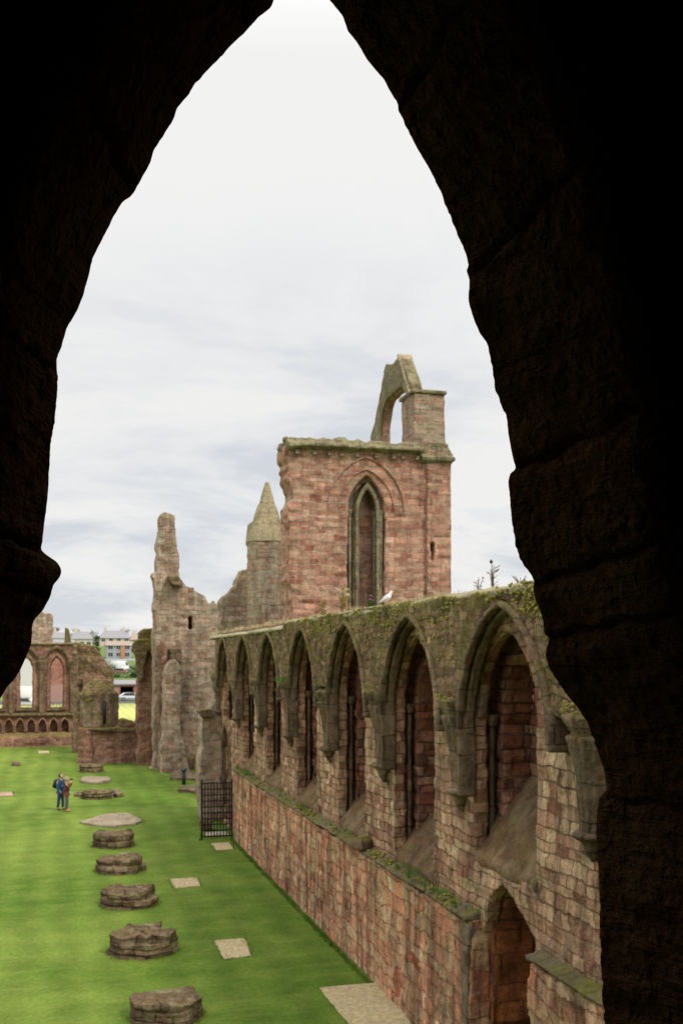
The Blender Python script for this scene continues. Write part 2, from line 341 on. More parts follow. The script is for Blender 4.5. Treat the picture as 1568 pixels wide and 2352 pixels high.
def mat_grass(name, c1, c2, c3, tile=1.0):
    m, t, b = M(name); g = G(t); n = t.nodes; l = t.links
    tcn = n.new('ShaderNodeTexCoord'); P = tcn.outputs['Object']; sp = n.new('ShaderNodeSeparateXYZ'); l.new(P, sp.inputs[0])
    big = g.noise(P, .16, 5, .6, .5); mid = g.noise(P, .9, 5, .62, .2); fin = g.noise(P, 9, 5, .7); vf = g.noise(P, 55, 3, .7)
    c = g.mix(g.mr(g.math('ADD', big, g.math('MULTIPLY', sp.outputs[0], -.022)), .35, .68), c1, c2)
    c = g.mix(g.math('MULTIPLY', g.mr(mid, .45, .72), .4), c, c3)
    # mower passes, along the nave and across it
    wob = g.math('MULTIPLY', g.noise(P, .3, 2), 1.4)
    s1 = g.math('SINE', g.math('MULTIPLY', g.math('ADD', sp.outputs[0], wob), 5.2))
    s2 = g.math('SINE', g.math('MULTIPLY', g.math('ADD', sp.outputs[1], wob), 3.6))
    c = g.mix(.8, c, g.mr(s1, -1, 1, .88, 1.10), 'MULTIPLY'); c = g.mix(.45, c, g.mr(s2, -1, 1, .90, 1.09), 'MULTIPLY')
    # clippings caught in pale broken lines across the nave
    cl = g.noise(g.scale(P, (.35, 2.6, 1)), 1.1, 5, .65, .15)
    c = g.mix(g.math('MULTIPLY', g.mr(cl, .56, .72), .3), c, (.28, .31, .08))
    c = g.mix(.8, c, g.mr(fin, .3, .7, .72, 1.3), 'MULTIPLY'); c = g.mix(.6, c, g.mr(vf, .3, .7, .7, 1.3), 'MULTIPLY')
    l.new(c, b.inputs['Base Color']); b.inputs['Roughness'].default_value = .9; b.inputs['Specular IOR Level'].default_value = .1
    bp = n.new('ShaderNodeBump'); bp.inputs['Strength'].default_value = .8; bp.inputs['Distance'].default_value = .05
    l.new(g.math('ADD', fin, g.math('MULTIPLY', vf, .6)), bp.inputs['Height']); l.new(bp.outputs[0], b.inputs['Normal']); return m
m_lawn = mat_grass('mown_grass', (.092, .165, .018), (.185, .258, .042), (.25, .29, .06))
m_field = mat_grass('pale_meadow', (.50, .53, .17), (.55, .57, .21), (.60, .58, .25))
m_hill = mat_grass('rough_pasture', (.12, .19, .05), (.18, .23, .08), (.28, .26, .13))
m_leafd = plain('dark_leaves', (.035, .065, .025), .8, noise=.35, nscale=.7)
m_leafm = plain('green_leaves', (.085, .13, .04), .8, noise=.35, nscale=.7)
m_bark = plain('bark', (.08, .06, .045), .9)
m_moss = plain('moss', (.25, .22, .03), .95, noise=.4, nscale=5)
m_mossg = plain('fresh_green_growth', (.10, .20, .03), .9, noise=.4, nscale=5)
m_straw = plain('dry_grass', (.48, .38, .2), .9, noise=.2)
m_stalk = plain('dead_stalks', (.16, .12, .09), .9)
m_petal = plain('pink_petals', (.55, .07, .35), .7)

# ================================================================== the setting
def ground_z(Y):
    ks = [(-400, 0), (195, 0), (260, 4), (300, 7.0), (400, 12.5), (600, 16), (1600, 18)]
    for (a, za_), (b, zb_) in zip(ks, ks[1:]):
        if Y <= b: return za_ + (zb_ - za_) * max(0, (Y - a)) / (b - a)
    return 18
ys = [-400, -100, 0, 100, 180, 195, 210, 230, 245, 260, 280, 300, 330, 370, 400, 450, 600, 900, 1600, 4000]
vs = [(x, y, ground_z(y) + (.5 * math.sin(x * .05) if y > 220 else 0)) for y in ys for x in range(-1200, 1201, 50)]
k = len(range(-1200, 1201, 50))
fs = [(j * k + i, j * k + i + 1, (j + 1) * k + i + 1, (j + 1) * k + i) for j in range(len(ys) - 1) for i in range(k - 1)]
tag(link('ground', from_py(vs, fs), m_hill), kind='structure')
lw = []
nx, ny = 90, 220
for j in range(ny + 1):
    for i in range(nx + 1):
        x = -38 + 70 * i / nx; y = 2.45 + 126 * j / ny
        lw.append((x, y, .012 + .008 * math.sin(x * 1.3 + .7 * math.sin(y * .4)) * math.sin(y * .6)))
tag(link('lawn', from_py(lw, [(j * (nx + 1) + i, j * (nx + 1) + i + 1, (j + 1) * (nx + 1) + i + 1, (j + 1) * (nx + 1) + i) for j in range(ny) for i in range(nx)]), m_lawn), kind='structure')
tag(link('field', box(-60, 60, 128.6, 178, -.2, .04), m_field), kind='structure')
m_road = plain('asphalt', (.09, .09, .09), .9)
tag(link('road', box(-120, 120, 178.2, 194, -.2, .03), m_road), kind='structure')

# ================================================================== foreground arch and the gallery we stand in
CL = [(632, 0), (625, 20), (595, 42), (577, 65), (545, 95), (505, 137), (452, 192), (435, 222), (410, 252), (397, 285), (357, 345), (350, 372), (310, 445), (287, 465),
      (265, 500), (245, 540), (215, 595), (207, 635), (190, 692), (160, 750), (150, 785), (134, 825), (137, 871), (133, 966), (122, 1040), (117, 1101), (111, 1171),
      (104, 1217), (98, 1263), (117, 1279), (136, 1290), (146, 1309), (143, 1325), (127, 1345), (118, 1373), (103, 1405), (85, 1426), (78, 1442), (76, 1483), (64, 1514),
      (46, 1550), (21, 1578), (11, 1596), (0, 1612), (-30, 1650), (-60, 1720), (-66, 2100), (-66, 2700)]
CRt = [(1390, 2700), (1384, 2352), (1378, 2223), (1373, 2128), (1371, 2013), (1365, 1918), (1367, 1853), (1374, 1831), (1391, 1812), (1382, 1766), (1369, 1728), (1352, 1686),
       (1333, 1642), (1321, 1628), (1302, 1603), (1279, 1575), (1256, 1537), (1248, 1502), (1258, 1466), (1245, 1457), (1245, 1430), (1239, 1415), (1222, 1365), (1224, 1335),
       (1205, 1304), (1188, 1281), (1178, 1251), (1172, 1194), (1166, 1137), (1162, 1106), (1167, 1087), (1180, 1078), (1165, 1007), (1155, 948), (1150, 946), (1136, 897),
       (1128, 849), (1116, 792), (1101, 770), (1087, 740), (1072, 691), (1074, 639), (1067, 626), (1073, 609), (1063, 577), (1044, 539), (1025, 484), (998, 419), (968, 365),
       (946, 326), (912, 261), (908, 237), (878, 182), (843, 143), (815, 98), (795, 73), (785, 38), (752, 0), (725, -50), (695, -95), (660, -50)]
YF, YN = 2.40, 1.96
cont = [XZ(u, v, YF) for u, v in (CL + CRt)]
pts = []
for i in range(len(cont)):
    a = Vector(cont[i]); b = Vector(cont[(i + 1) % len(cont)]); m = max(1, int((b - a).length / .006))
    for k in range(m): pts.append(a.lerp(b, k / m))
n = len(pts); PA = np.array([[p.x, p.y] for p in pts])
sm = PA.copy()
for _ in range(1): sm = (np.roll(sm, 1, 0) + sm * 2 + np.roll(sm, -1, 0)) / 4
tg = np.roll(sm, -14, 0) - np.roll(sm, 14, 0); tg /= np.linalg.norm(tg, axis=1)[:, None] + 1e-9
nrm = np.stack([-tg[:, 1], tg[:, 0]], 1)
cen = sm.mean(0)
if ((sm - cen) * nrm).sum() < 0: nrm = -nrm
wide = sm.copy()
for _ in range(400): wide = (np.roll(wide, 1, 0) + wide + np.roll(wide, -1, 0)) / 3   # the unbroken line of the arch behind the chipped edge
MD = 46; rows = []
seg = np.linalg.norm(np.roll(sm, -1, 0) - sm, axis=1); arc_s = np.concatenate([[0], np.cumsum(seg)[:-1]])
joints = [(1180, 1080, .06), (1374, 1831, .02), (1224, 1345, .03), (1256, 1463, .02), (1072, 625, .08), (98, 1263, .0), (118, 1375, .02), (134, 850, .05), (310, 445, .05), (577, 65, .04), (912, 250, .06)]
jp = []
for u, v, sl in joints:
    q = np.array(XZ(u, v, YF)); jp.append((arc_s[np.argmin(((sm - q) ** 2).sum(1))], sl))
for j in range(MD + 1):
    t = j / MD; y = YF - (YF - YN) * t
    k_ = min(1, t / .55)
    base = sm * (1 - k_ * .8) + wide * k_ * .8
    base = base + nrm * (.004 + .075 * t + .03 * t * t)
    # keep the traced edge the narrowest point
    P3 = np.stack([base[:, 0], np.full(n, y), base[:, 1]], 1)
    P3s = P3 * np.array([1, .6, 1.6])
    d = .022 * fbm(P3s, 7, 4, 3) * min(1, t * 4 + .05) + .007 * fbm(P3, 42, 4, 9) * min(1, t * 6 + .35)
    d = d + .012 * np.minimum(1, t * 5) + np.clip(.35 + 1.3 * vnoise(P3s, 3.1, 44), .12, 1.3) * (.007 * np.abs(fbm(P3s, 24, 4, 31)) + .007 * np.round(2.5 * vnoise(P3s, 13, 5)) / 2.5 + .004 * fbm(P3, 90, 2, 12))
    base = base + nrm * d[:, None]
    for a0, sl in jp:
        wv_ = a0 + sl * t + .006 * math.sin(t * 17 + a0 * 5)
        base = base + nrm * (.030 * np.exp(-((arc_s - wv_) / .009) ** 2) * min(1, t * 10))[:, None]
    edge = max(0, (t - .88) / .12); base = base + nrm * (.035 * edge * edge)
    rows.append(np.stack([base[:, 0], np.full(n, y), base[:, 1]], 1))
# a little relief of the outer arris too
V = np.concatenate(rows); fs = []
for j in range(MD):
    for i in range(n):
        k = (i + 1) % n; fs.append((j * n + i, j * n + k, (j + 1) * n + k, (j + 1) * n + i))
vlist = [tuple(p) for p in V]
def ringface(row, y, rect):
    base = len(vlist); step = 3; idx = list(range(0, n, 1))
    loop = [Vector((row[i][0], row[i][2], 0)) for i in idx]
    rc = [Vector((rect[0], rect[2], 0)), Vector((rect[1], rect[2], 0)), Vector((rect[1], rect[3], 0)), Vector((rect[0], rect[3], 0))]
    return loop, rc
for row, off, rect, y in ((rows[0], 0, (-7, 9.5, 0, 13.5), YF), (rows[-1], MD * n, (-1.7, 3.4, 5.95, 11.2), YN)):
    loop, rc = ringface(row, y, rect); tr = tessellate_polygon([rc, loop]); base = len(vlist)
    vlist += [(p.x, y, p.y) for p in rc]
    for t_ in tr: fs.append(tuple((base + q) if q < 4 else off + q - 4 for q in t_))
me = from_py(vlist, fs)
bm = bmesh.new(); bm.from_mesh(me); bmesh.ops.recalc_face_normals(bm, faces=bm.faces); bm.to_mesh(me); bm.free()
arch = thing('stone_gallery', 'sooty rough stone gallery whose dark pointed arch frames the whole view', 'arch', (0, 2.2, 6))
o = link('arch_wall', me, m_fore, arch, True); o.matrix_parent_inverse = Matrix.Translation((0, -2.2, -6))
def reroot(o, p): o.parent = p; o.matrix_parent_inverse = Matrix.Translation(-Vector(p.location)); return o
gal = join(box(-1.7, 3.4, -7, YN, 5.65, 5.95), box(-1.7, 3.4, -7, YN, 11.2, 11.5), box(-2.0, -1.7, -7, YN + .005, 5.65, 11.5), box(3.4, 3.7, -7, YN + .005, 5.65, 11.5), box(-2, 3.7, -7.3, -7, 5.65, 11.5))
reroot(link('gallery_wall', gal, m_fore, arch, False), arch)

# ================================================================== nave aisle wall
nave = thing('aisle_wall', 'long ruined aisle wall with a row of blocked pointed arches and mossy top', 'wall', (7.3, 26, 0))
def npart(name, me, mat, smooth=True, label=None):
    o = link(name, me, mat, None, smooth); reroot(o, nave)
    if label: o['label'] = label
    return o
YB = [15.95, 20.65, 25.6, 30.6, 35.7, 40.8, 46.0]
SP = [13.3, 18.3, 23.12, 28.1, 33.15, 38.25, 43.4, 48.7]
XR, XW = 7.04, 7.32
ZT = 8.62
# window openings in the wall plane
wins = [(yb + .55, 1.28) for yb in YB]
holes = []
for i, (c, a) in enumerate(wins):
    zsill = (4.05 if i == 0 else 3.2) if i < 6 else 4.9
    holes.append(parch(c, a, zsill - .1, 6.5, 8.12, 8))
gap = [(17.0, -.2), (17.0, 2.6), (16.95, 3.3), (16.6, 3.72), (16.1, 3.55), (15.7, 3.35), (15.35, 3.1), (15.2, 2.5), (15.05, 1.6), (14.9, .8), (14.85, -.2)]
door = parch(46.9, 1.15, .1, 3.0, 4.5, 6)
top = [(50.6, 8.52)] + [(50.4 - k * .6, 8.54 + random.uniform(-.03, .03)) for k in range(1, 29)] + [(33.2, 8.58), (33.1, 8.68)] + [(32.5 - k * .6, 8.7 + random.uniform(-.03, .03)) for k in range(1, 50)] + [(2.5, 8.7)]
outer = [(2.5, -.3), (14.85, -.3)] + [(14.85, .4), (14.95, 1.2), (15.05, 1.9), (15.2, 2.6), (15.35, 3.1), (15.75, 3.35), (16.15, 3.58), (16.6, 3.72), (17.1, 3.35), (17.4, 2.6), (17.45, .5)] + [(17.45, -.3), (50.6, -.3)] + top
holes2 = [parch(c, a + .3, ((3.95 if i == 0 else 3.1) if i < 6 else 4.8), 6.5, 8.3, 8) for i, (c, a) in enumerate(wins)]
npart('upper_wall', rough(prism(outer, XW, XW + .28, 'X', holes + [door]), .045, .035, 1.6, .045, .40, .215, 1), m_ashlar)
npart('wall_core', rough(prism(outer, XW + .25, 8.75, 'X', holes2 + [door]), .09, .03, 1.6, .035, .36, .21, 1), m_jamb)
# reveals: far jamb, blocking and sloping sill
for i, (c, a) in enumerate(wins):
    zsill = (4.0 if i == 0 else 3.14) if i < 6 else 4.85
    sr = 1.5 if i == 0 else 1.25
    jam = prism(parch(c, a + .02, zsill + .0, 6.5, 8.14, 8), 8.42, 8.9, 'X')
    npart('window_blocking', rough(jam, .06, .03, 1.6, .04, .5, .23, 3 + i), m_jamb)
    # jamb lining on the far side, in coursed stones with a shaft
    lin = box(7.86, 8.45, c + a - .03, c + a + .34, zsill, 6.6)
    rng_ = aring(c, a - .08, .38, 6.45, 6.5, 8.0, 10, .36)
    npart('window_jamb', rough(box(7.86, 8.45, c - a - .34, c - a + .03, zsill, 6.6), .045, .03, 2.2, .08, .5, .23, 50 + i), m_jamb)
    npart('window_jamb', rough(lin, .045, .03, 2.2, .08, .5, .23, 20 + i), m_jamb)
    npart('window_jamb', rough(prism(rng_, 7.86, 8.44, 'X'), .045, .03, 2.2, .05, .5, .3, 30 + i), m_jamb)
    for sgn in (1, -1):
        npart('window_shaft', rough(tube([(7.72, c + sgn * (a + .13), zsill + .25), (7.72, c + sgn * (a + .13), 6.45)], .06, 10), .03, .02, 3, 0, seed=i), m_rib)
        npart('shaft_capital', rough(lathe(7.72, c + sgn * (a + .1), [(.08, 6.34), (.13, 6.46), (.14, 6.56)], 10), .03, .01, 4, 0, seed=i), m_rib)
    npart('window_arch', rough(prism(aring(c, a - .06, .12, 6.5, 6.52, 8.05, 10, .14), XW + .06, XW + .24, 'X'), .035, .02, 2.5, .03, .4, .3, i), m_ashlar)
    if i < 6:
        sl_ = join(prism([(7.31, zsill - .16), (7.31, zsill + .0), (7.42, zsill + .14), (7.75, zsill + .40 * sr), (7.75, zsill - .16)], c - a + .02, c + a - .02, 'Y'),
                   prism([(7.64, zsill - .16), (7.64, zsill + .30 * sr), (8.5, zsill + sr), (8.5, zsill - .16)], c - a - .28, c + a + .28, 'Y'))
        npart('window_sill', rough(sl_, .05, .045, 1.6, 0, seed=40 + i), m_sill)
npart('doorway_blocking', rough(prism(parch(46.9, 1.16, .1, 3.0, 4.52, 6), 8.0, 8.3, 'X'), .08, .03), m_jamb)
npart('doorway_arch', rough(prism(aring(46.9, 1.12, .22, .1, 3.0, 4.5, 8), XW - .1, XW + .15, 'X'), .06, .02), m_rib)
# spandrels of the lost vault, standing proud, with the arches cut out of their lower edge
low = []
for i, yb in enumerate(YB):
    a = 1.86
    p = [q for q in parch(yb, a, 6.2, 6.2, 8.52 if i > 3 else 8.55, 16)[1:-1] if q[1] > 6.62]
    low += p
top2 = [(48.6, 8.5)] + [(48.2 - k * .6, 8.56 + random.uniform(-.04, .05)) for k in range(1, 25)] + [(33.3, 8.62), (33.1, 8.74)] + [(32.5 - k * .5, 8.76 + random.uniform(-.04, .06)) for k in range(1, 36)] + [(13.9, 8.78), (12.6, 8.7)]
spn = [(12.75, 6.7), (13.6, 6.6)] + low + [(48.2, 6.62), (48.6, 6.7)] + top2
spn = [(q[0], q[1]) for q in spn]
npart('vault_springer', rough(prism(spn, XR, XW + .1, 'X'), .05, .07, 1.4, .05, .34, .24, 11), m_rubble)
for i, yb in enumerate(YB):
    zt = 8.52 if i > 3 else 8.55
    npart('arch_rib', rough(prism(aring(yb, 1.78, .10, 6.22, 6.2, zt - .09, 16, .10), XR - .09, XR + .05, 'X') if i == 6 else join(prism(aring(yb, 1.78, .10, 6.22, 6.2, zt - .09, 16, .10), XR - .09, XR + .05, 'X'), box(XR - .04, XW + .02, yb + 1.77, yb + 1.87, 5.08, 6.8), box(XR - .06, XW + .03, yb - 1.9, yb - 1.78, 6.2, 6.85)), .035, .018, 2.5, .02, .5, .3, i), m_rib)
    npart('arch_rib', rough(prism(aring(yb, 1.76, .07, 6.22, 6.2, zt - .15, 16, .07), XR + .08, XR + .26, 'X'), .035, .015, 2.5, .02, .5, .3, i + 5), m_rib)
# corbelled wall shafts
random.seed(5)
for i, y in enumerate(SP):
    zt = 6.7 + random.uniform(-.1, .08); zb = 5.1 + random.uniform(-.04, .04)
    ms_ = []
    for k_ in range(7):
        a = math.pi * (.5 + (k_ / 6)); ca, sa = math.cos(a), math.sin(a)
        ms_.append(tube([(XW - .0 + ca * .18, y + sa * .20, zb), (XW - .0 + ca * .22, y + sa * .25, zb + .8), (XW - .0 + ca * .33, y + sa * .42, zt - .2)], [.055, .065, .10], 8))
    ms_.append(lathe(XW + .02, y, [(.14, zb), (.19, zb + .8), (.36, zt - .2)], 12))
    npart('wall_shaft', rough(join(*ms_), .035, .02, 2.5, .02, .5, .4, i), m_rib)
    cap = lathe(XW - .03, y, [(.32, zt - .34), (.42, zt - .18), (.54, zt - .02), (.58, zt + .06), (.44, zt + .12)], 9)
    for v in cap.vertices: v.co.x = XW - .03 + (v.co.x - XW + .03) * .8
    npart('shaft_capital', rough(cap, .035, .08, 2.2, .04, .3, .2, i + 3), m_rib)
    npart('shaft_corbel', rough(lathe(XW - .04, y, [(.03, zb - .42), (.12, zb - .26), (.20, zb - .10), (.31, zb - .05), (.32, zb), (.25, zb + .05)], 12), .035, .025, 3, 0, seed=i + 8), m_ribdry)
# coping
cop = []
m_cop = stone('mossy_coping', [(.42, .36, .25), (.34, .30, .20), (.50, .43, .30)], bw=1.1, bh=2, mortar=(.1, .09, .06), lichen=(.50, .44, .27), lich=.6, dark=.4, streak=0, bump=1, moss=.25, moss_up=.25)
cop.append(prism([(XR - .07, 0), (XR - .05, .09), (7.5, .2), (8.7, .22), (8.8, 0)], 33.3, 50.2, 'Y'))
cop.append(prism([(XR - .02, .14), (XR + .05, .27), (7.5, .36), (8.7, .36), (8.8, .1)], 2.6, 33.2, 'Y'))
for m_ in cop:
    for v in m_.vertices: v.co.z += 8.5
for m_ in cop: npart('coping', rough(m_, .07, .06, 1.3, .05, 1.1, 2, 3), m_cop)
# lower wall with ledge
lowp1 = [(17.42, -.3), (43.55, -.3), (43.6, 2.75)] + [(43.2 - .5 * k, 2.86 + random.uniform(-.05, .05)) for k in range(51)] + [(17.4, 2.9), (17.36, 2.5)]
lowp2 = [(2.6, -.3), (14.9, -.3), (14.95, 1.4), (15.1, 2.3), (15.0, 2.85)] + [(14.6 - .5 * k, 2.86 + random.uniform(-.04, .04)) for k in range(24)]
npart('lower_wall', rough(prism(lowp1, 7.09, 7.45, 'X'), .05, .05, 1.3, .04, .42, .26, 4), m_lower)
npart('lower_wall', rough(prism(lowp2, 7.09, 7.45, 'X'), .05, .05, 1.3, .04, .42, .26, 5), m_lower)
led = [prism([(7.01, 2.88), (7.01, 2.95), (7.36, 3.06), (7.36, 2.88)], 17.5, 43.6, 'Y'), prism([(7.01, 2.88), (7.01, 2.95), (7.36, 3.06), (7.36, 2.88)], 2.6, 15.0, 'Y')]
m_ledge = stone('ledge_stone', [(.17, .135, .09), (.22, .17, .12), (.12, .095, .07)], bw=.8, bh=2, mortar=(.05, .04, .03), lichen=(.3, .25, .17), lich=.3, dark=.8, streak=0, bump=1, moss=.4, moss_up=.45)
for m_ in led: npart('ledge', rough(m_, .05, .06, 1.8, .04, .8, 2, 6), m_ledge)
npart('broken_gap_lining', rough(box(7.5, 8.6, 17.3, 17.7, 0, 3.5), .05, .09, 1.7, .10, .7, .35, 8), m_orange)
npart('broken_gap_back', rough(box(8.3, 8.7, 14.6, 17.8, 0, 3.9), .05, .08, 1.5, .08, .7, .35, 8), m_jamb)
hx_, hz_ = XZ(1146, 2330, 16.8)
npart('buttress_strip', rough(box(7.05, 7.3, 17.42, 17.75, 0, 2.85), .05, .03, 2, .04, .5, .4), m_rib)
# putlog hole stone and lump on the ledge
npart('loose_ledge_stone', rough(lathe(7.1, 24.3, [(.1, 2.95), (.26, 3.0), (.26, 3.2), (.1, 3.3)], 10), .04, .04, 3, 0), m_rib)

# moss and grass growing on the wall
def clumps(name, pts, mat, rmin, rmax, parent, flat=.6):
    vs, fs = [], []
    bm = bmesh.new(); bmesh.ops.create_icosphere(bm, subdivisions=1, radius=1); bv = [v.co.copy() for v in bm.verts]; bf = [[v.index for v in f.verts] for f in bm.faces]; bm.free()
    for p in pts:
        r = random.uniform(rmin, rmax); b0 = len(vs); q = Matrix.Rotation(random.uniform(0, 6), 3, 'Z')
        for v in bv:
            c = q @ v; c = Vector((c.x * r * (.35 if flat == .6 else 1), c.y * r * 1.3, c.z * r * flat)) * random.uniform(.6, 1.3); vs.append(Vector(p) + c)
        fs += [tuple(b0 + i for i in f) for f in bf]
    o = link(name, from_py(vs, fs), mat); o['kind'] = 'stuff'; reroot(o, parent); return o
def tufts(pts, hmin, hmax, w_=.008, lean=.5):
    vs, fs = [], []
    for p in pts:
        for _ in range(7):
            h = random.uniform(hmin, hmax); a = random.uniform(0, 6.28); lx, ly = math.cos(a) * h * lean * random.random(), math.sin(a) * h * lean * random.random()
            b0 = len(vs); q = Vector(p) + Vector((random.gauss(0, .04), random.gauss(0, .06), 0)); t = Vector((math.cos(a + 1.5), math.sin(a + 1.5), 0)) * w_
            vs += [q - t, q + t, q + Vector((lx * .4, ly * .4, h * .6)) + t * .7, q + Vector((lx * .4, ly * .4, h * .6)) - t * .7, q + Vector((lx, ly, h * .95))]
            fs += [(b0, b0 + 1, b0 + 2, b0 + 3), (b0 + 3, b0 + 2, b0 + 4)]
    return from_py(vs, fs)
random.seed(11)
pm = []
for _ in range(2200):
    y = random.uniform(13, 31); 
    if math.sin(y * 2.1) + math.sin(y * .9 + 1) + random.uniform(-1, 1.4) < 0: continue
    # keep off the arch openings
    z = random.choice([random.uniform(8.3, 8.8), random.uniform(7.5, 8.7)])
    nb = min(YB, key=lambda q: abs(q - y)); d_ = abs(y - nb)
    if z < 8.6 - .42 * d_ ** 1.7 + .05 and d_ < 1.9: continue
    pm.append((XR - .02, y, z))
for i, y in enumerate(SP):
    for _ in range(26): pm.append((XR - .12 + random.uniform(-.15, .2), y + random.uniform(-.35, .35), 6.88 + random.uniform(-.08, .12)))
clumps('moss', pm, m_moss, .015, .06, nave)
pl = []
for k in range(700):
    y = random.uniform(14, 43.4)
    if math.sin(y * 1.7) + math.sin(y * .6 + 2) + random.uniform(-1, 1) < .35 or 15 < y < 17.1: continue
    pl.append((random.uniform(7.02, 7.28), y, 3.03 + random.uniform(-.06, .06)))
clumps('moss', pl, m_moss, .02, .06, nave, .5)
o = link('grass_tufts', tufts([(random.uniform(6.93, 7.25), random.choice([random.uniform(38, 43), random.uniform(17.3, 22), random.uniform(24, 36)]), 3.06) for _ in range(90)] + [(XR - .1, 33.2 + random.gauss(0, .35), 6.85) for _ in range(50)], .06, .2), m_mossg, None, False); o['kind'] = 'stuff'; reroot(o, nave)
o = link('grass_tufts', tufts([(random.uniform(XR + .05, 7.6), random.uniform(19, 50), 8.72 if False else 8.8) for _ in range(160)], .05, .16), m_straw, None, False); o['kind'] = 'stuff'; reroot(o, nave)

# plants and gull on the wall top
def stalk_plant(name, label, cat, u, v0, v1, X, mat, n_, spread, heads=None, leafy=0, group=None):
    d = X / ((u - UV) * CT / F); y = (d - X * ST) / CT; z0 = EYE - (v1 - VH) * d / F; h = (v1 - v0) * d / F
    t = thing(name, label, cat, (X, y, z0), 0, group)
    ms_ = []; hd = []
    for k in range(n_):
        a = random.uniform(0, 6.28); l_ = spread * random.random(); hh = h * random.uniform(.6, 1) if k else h
        pts_ = [(0.01 * math.cos(a), .01 * math.sin(a), -.05), (l_ * .4 * math.cos(a), l_ * .4 * math.sin(a), hh * .5), (l_ * math.cos(a), l_ * math.sin(a), hh)]
        ms_.append(tube(pts_, [.011, .009, .005], 4)); hd.append(pts_[-1])
        for q in range(leafy):
            f = random.uniform(.1, .95); c = Vector(pts_[0]).lerp(Vector(pts_[2]), f); b = random.uniform(0, 6.28); L_ = random.uniform(.06, .14) * min(1.6, h / .35)
            e_ = Vector((math.cos(b), math.sin(b), .5)) * L_; s_ = Vector((-math.sin(b), math.cos(b), 0)) * L_ * .22
            ms_.append(from_py([c, c + e_ * .5 + s_, c + e_, c + e_ * .5 - s_], [(0, 1, 2, 3)]))
    link('stem', join(*ms_), mat, t, False)
    if heads:
        hm = []
        for p in hd:
            bm = bmesh.new(); bmesh.ops.create_icosphere(bm, subdivisions=1, radius=.028, matrix=Matrix.Translation(p)); hm.append(from_bm(bm))
        link('flower_head', join(*hm), heads, t)
    return t
random.seed(3)
stalk_plant('thistle', 'leafy green weed with pink flowers beside the gull on the wall top', 'plant', 852, 1369, 1402, 7.4, m_mossg, 5, .06, m_petal, 14)
stalk_plant('dry_grass', 'tallest straw coloured dry grass clump on the wall in front of the red tower', 'plant', 788, 1348, 1408, 7.4, m_straw, 14, .14, None, 9)
stalk_plant('dry_grass', 'low straw coloured grass clump left of the taller one on the wall top', 'plant', 742, 1378, 1414, 7.4, m_straw, 10, .14, None, 9)
stalk_plant('dead_weed', 'tall brown dead weed standing against the sky above the nearest arch', 'plant', 1131, 1292, 1358, 7.8, m_stalk, 6, .07, None, 2)
stalk_plant('dead_weed', 'short thin dead weed against the sky just left of the tall brown one', 'plant', 1098, 1325, 1362, 7.8, m_stalk, 4, .12, None, 3)
stalk_plant('dead_weed', 'sparse row of tiny dead twigs against the sky beside the dark foreground arch', 'plant', 1195, 1322, 1348, 7.8, m_stalk, 7, .2, None, 3)
stalk_plant('wispy_weed', 'thin wispy weed rooted at the left end of the tower cornice', 'plant', 640, 1020, 1040, 10.9, m_stalk, 6, .4, None, 5)

def skinmesh(verts, edges, radii, root=0, sub=1):
    me_ = bpy.data.meshes.new('sk'); me_.from_pydata(verts, edges, [])
    def st_(o):
        m = o.modifiers.new('s', 'SKIN'); m.use_smooth_shade = True
        if not me_.skin_vertices: pass
        for i, r in enumerate(radii):
            sv = me_.skin_vertices[0].data[i]; sv.radius = (r, r) if isinstance(r, (int, float)) else r; sv.use_root = (i == root)
        if sub: s = o.modifiers.new('u', 'SUBSURF'); s.levels = sub; s.render_levels = sub
    return evaluate(me_, st_)
m_white = plain('white_feathers', (.82, .82, .80), .8, noise=.03); m_wing = plain('pale_grey_feathers', (.68, .69, .70), .8, noise=.04)
m_beak = plain('yellow_beak', (.75, .5, .05), .5); m_pinkleg = plain('pink_legs', (.6, .35, .3), .6); m_eye = plain('black_eye', (.01, .01, .01), .2)
def sph(c, r, sc=(1, 1, 1), seg=12):
    bm = bmesh.new(); bmesh.ops.create_uvsphere(bm, u_segments=seg, v_segments=max(6, seg // 2 + 2), radius=r)
    for v in bm.verts: v.co = Vector((v.co.x * sc[0] + c[0], v.co.y * sc[1] + c[1], v.co.z * sc[2] + c[2]))
    return from_bm(bm)
y_, z_ = YZ(890, 1393, 7.4)
gull = thing('seagull', 'white gull standing on the wall top in front of the red tower', 'seagull', (7.4, y_, z_ + .05), -TH)
k = 1.0
gv = [(-.18, 0, .04), (-.11, 0, .08), (-.03, 0, .135), (.035, 0, .19), (.065, 0, .25), (.08, 0, .295), (.105, 0, .303)]
link('body', skinmesh(gv, [(i, i + 1) for i in range(6)], [.012, .038, .072, .06, .032, .032, .018], 2, 2), m_white, gull)
for s in (1, -1):
    link('wing', skinmesh([(.035, s * .055, .185), (-.04, s * .07, .145), (-.12, s * .045, .09), (-.22, s * .012, .03)], [(0, 1), (1, 2), (2, 3)], [(.018, .03), (.02, .05), (.016, .034), .006], 1, 1), m_wing, gull)
    link('leg', tube([(.0, s * .03, .09), (.008, s * .03, -.01), (.045, s * .032, -.018)], .006, 6), m_pinkleg, gull)
    link('eye', sph((.093, s * .024, .307), .005), m_eye, gull)
link('beak', tube([(.11, 0, .302), (.145, 0, .298), (.162, 0, .289)], [.011, .008, .002], 8), m_beak, gull)

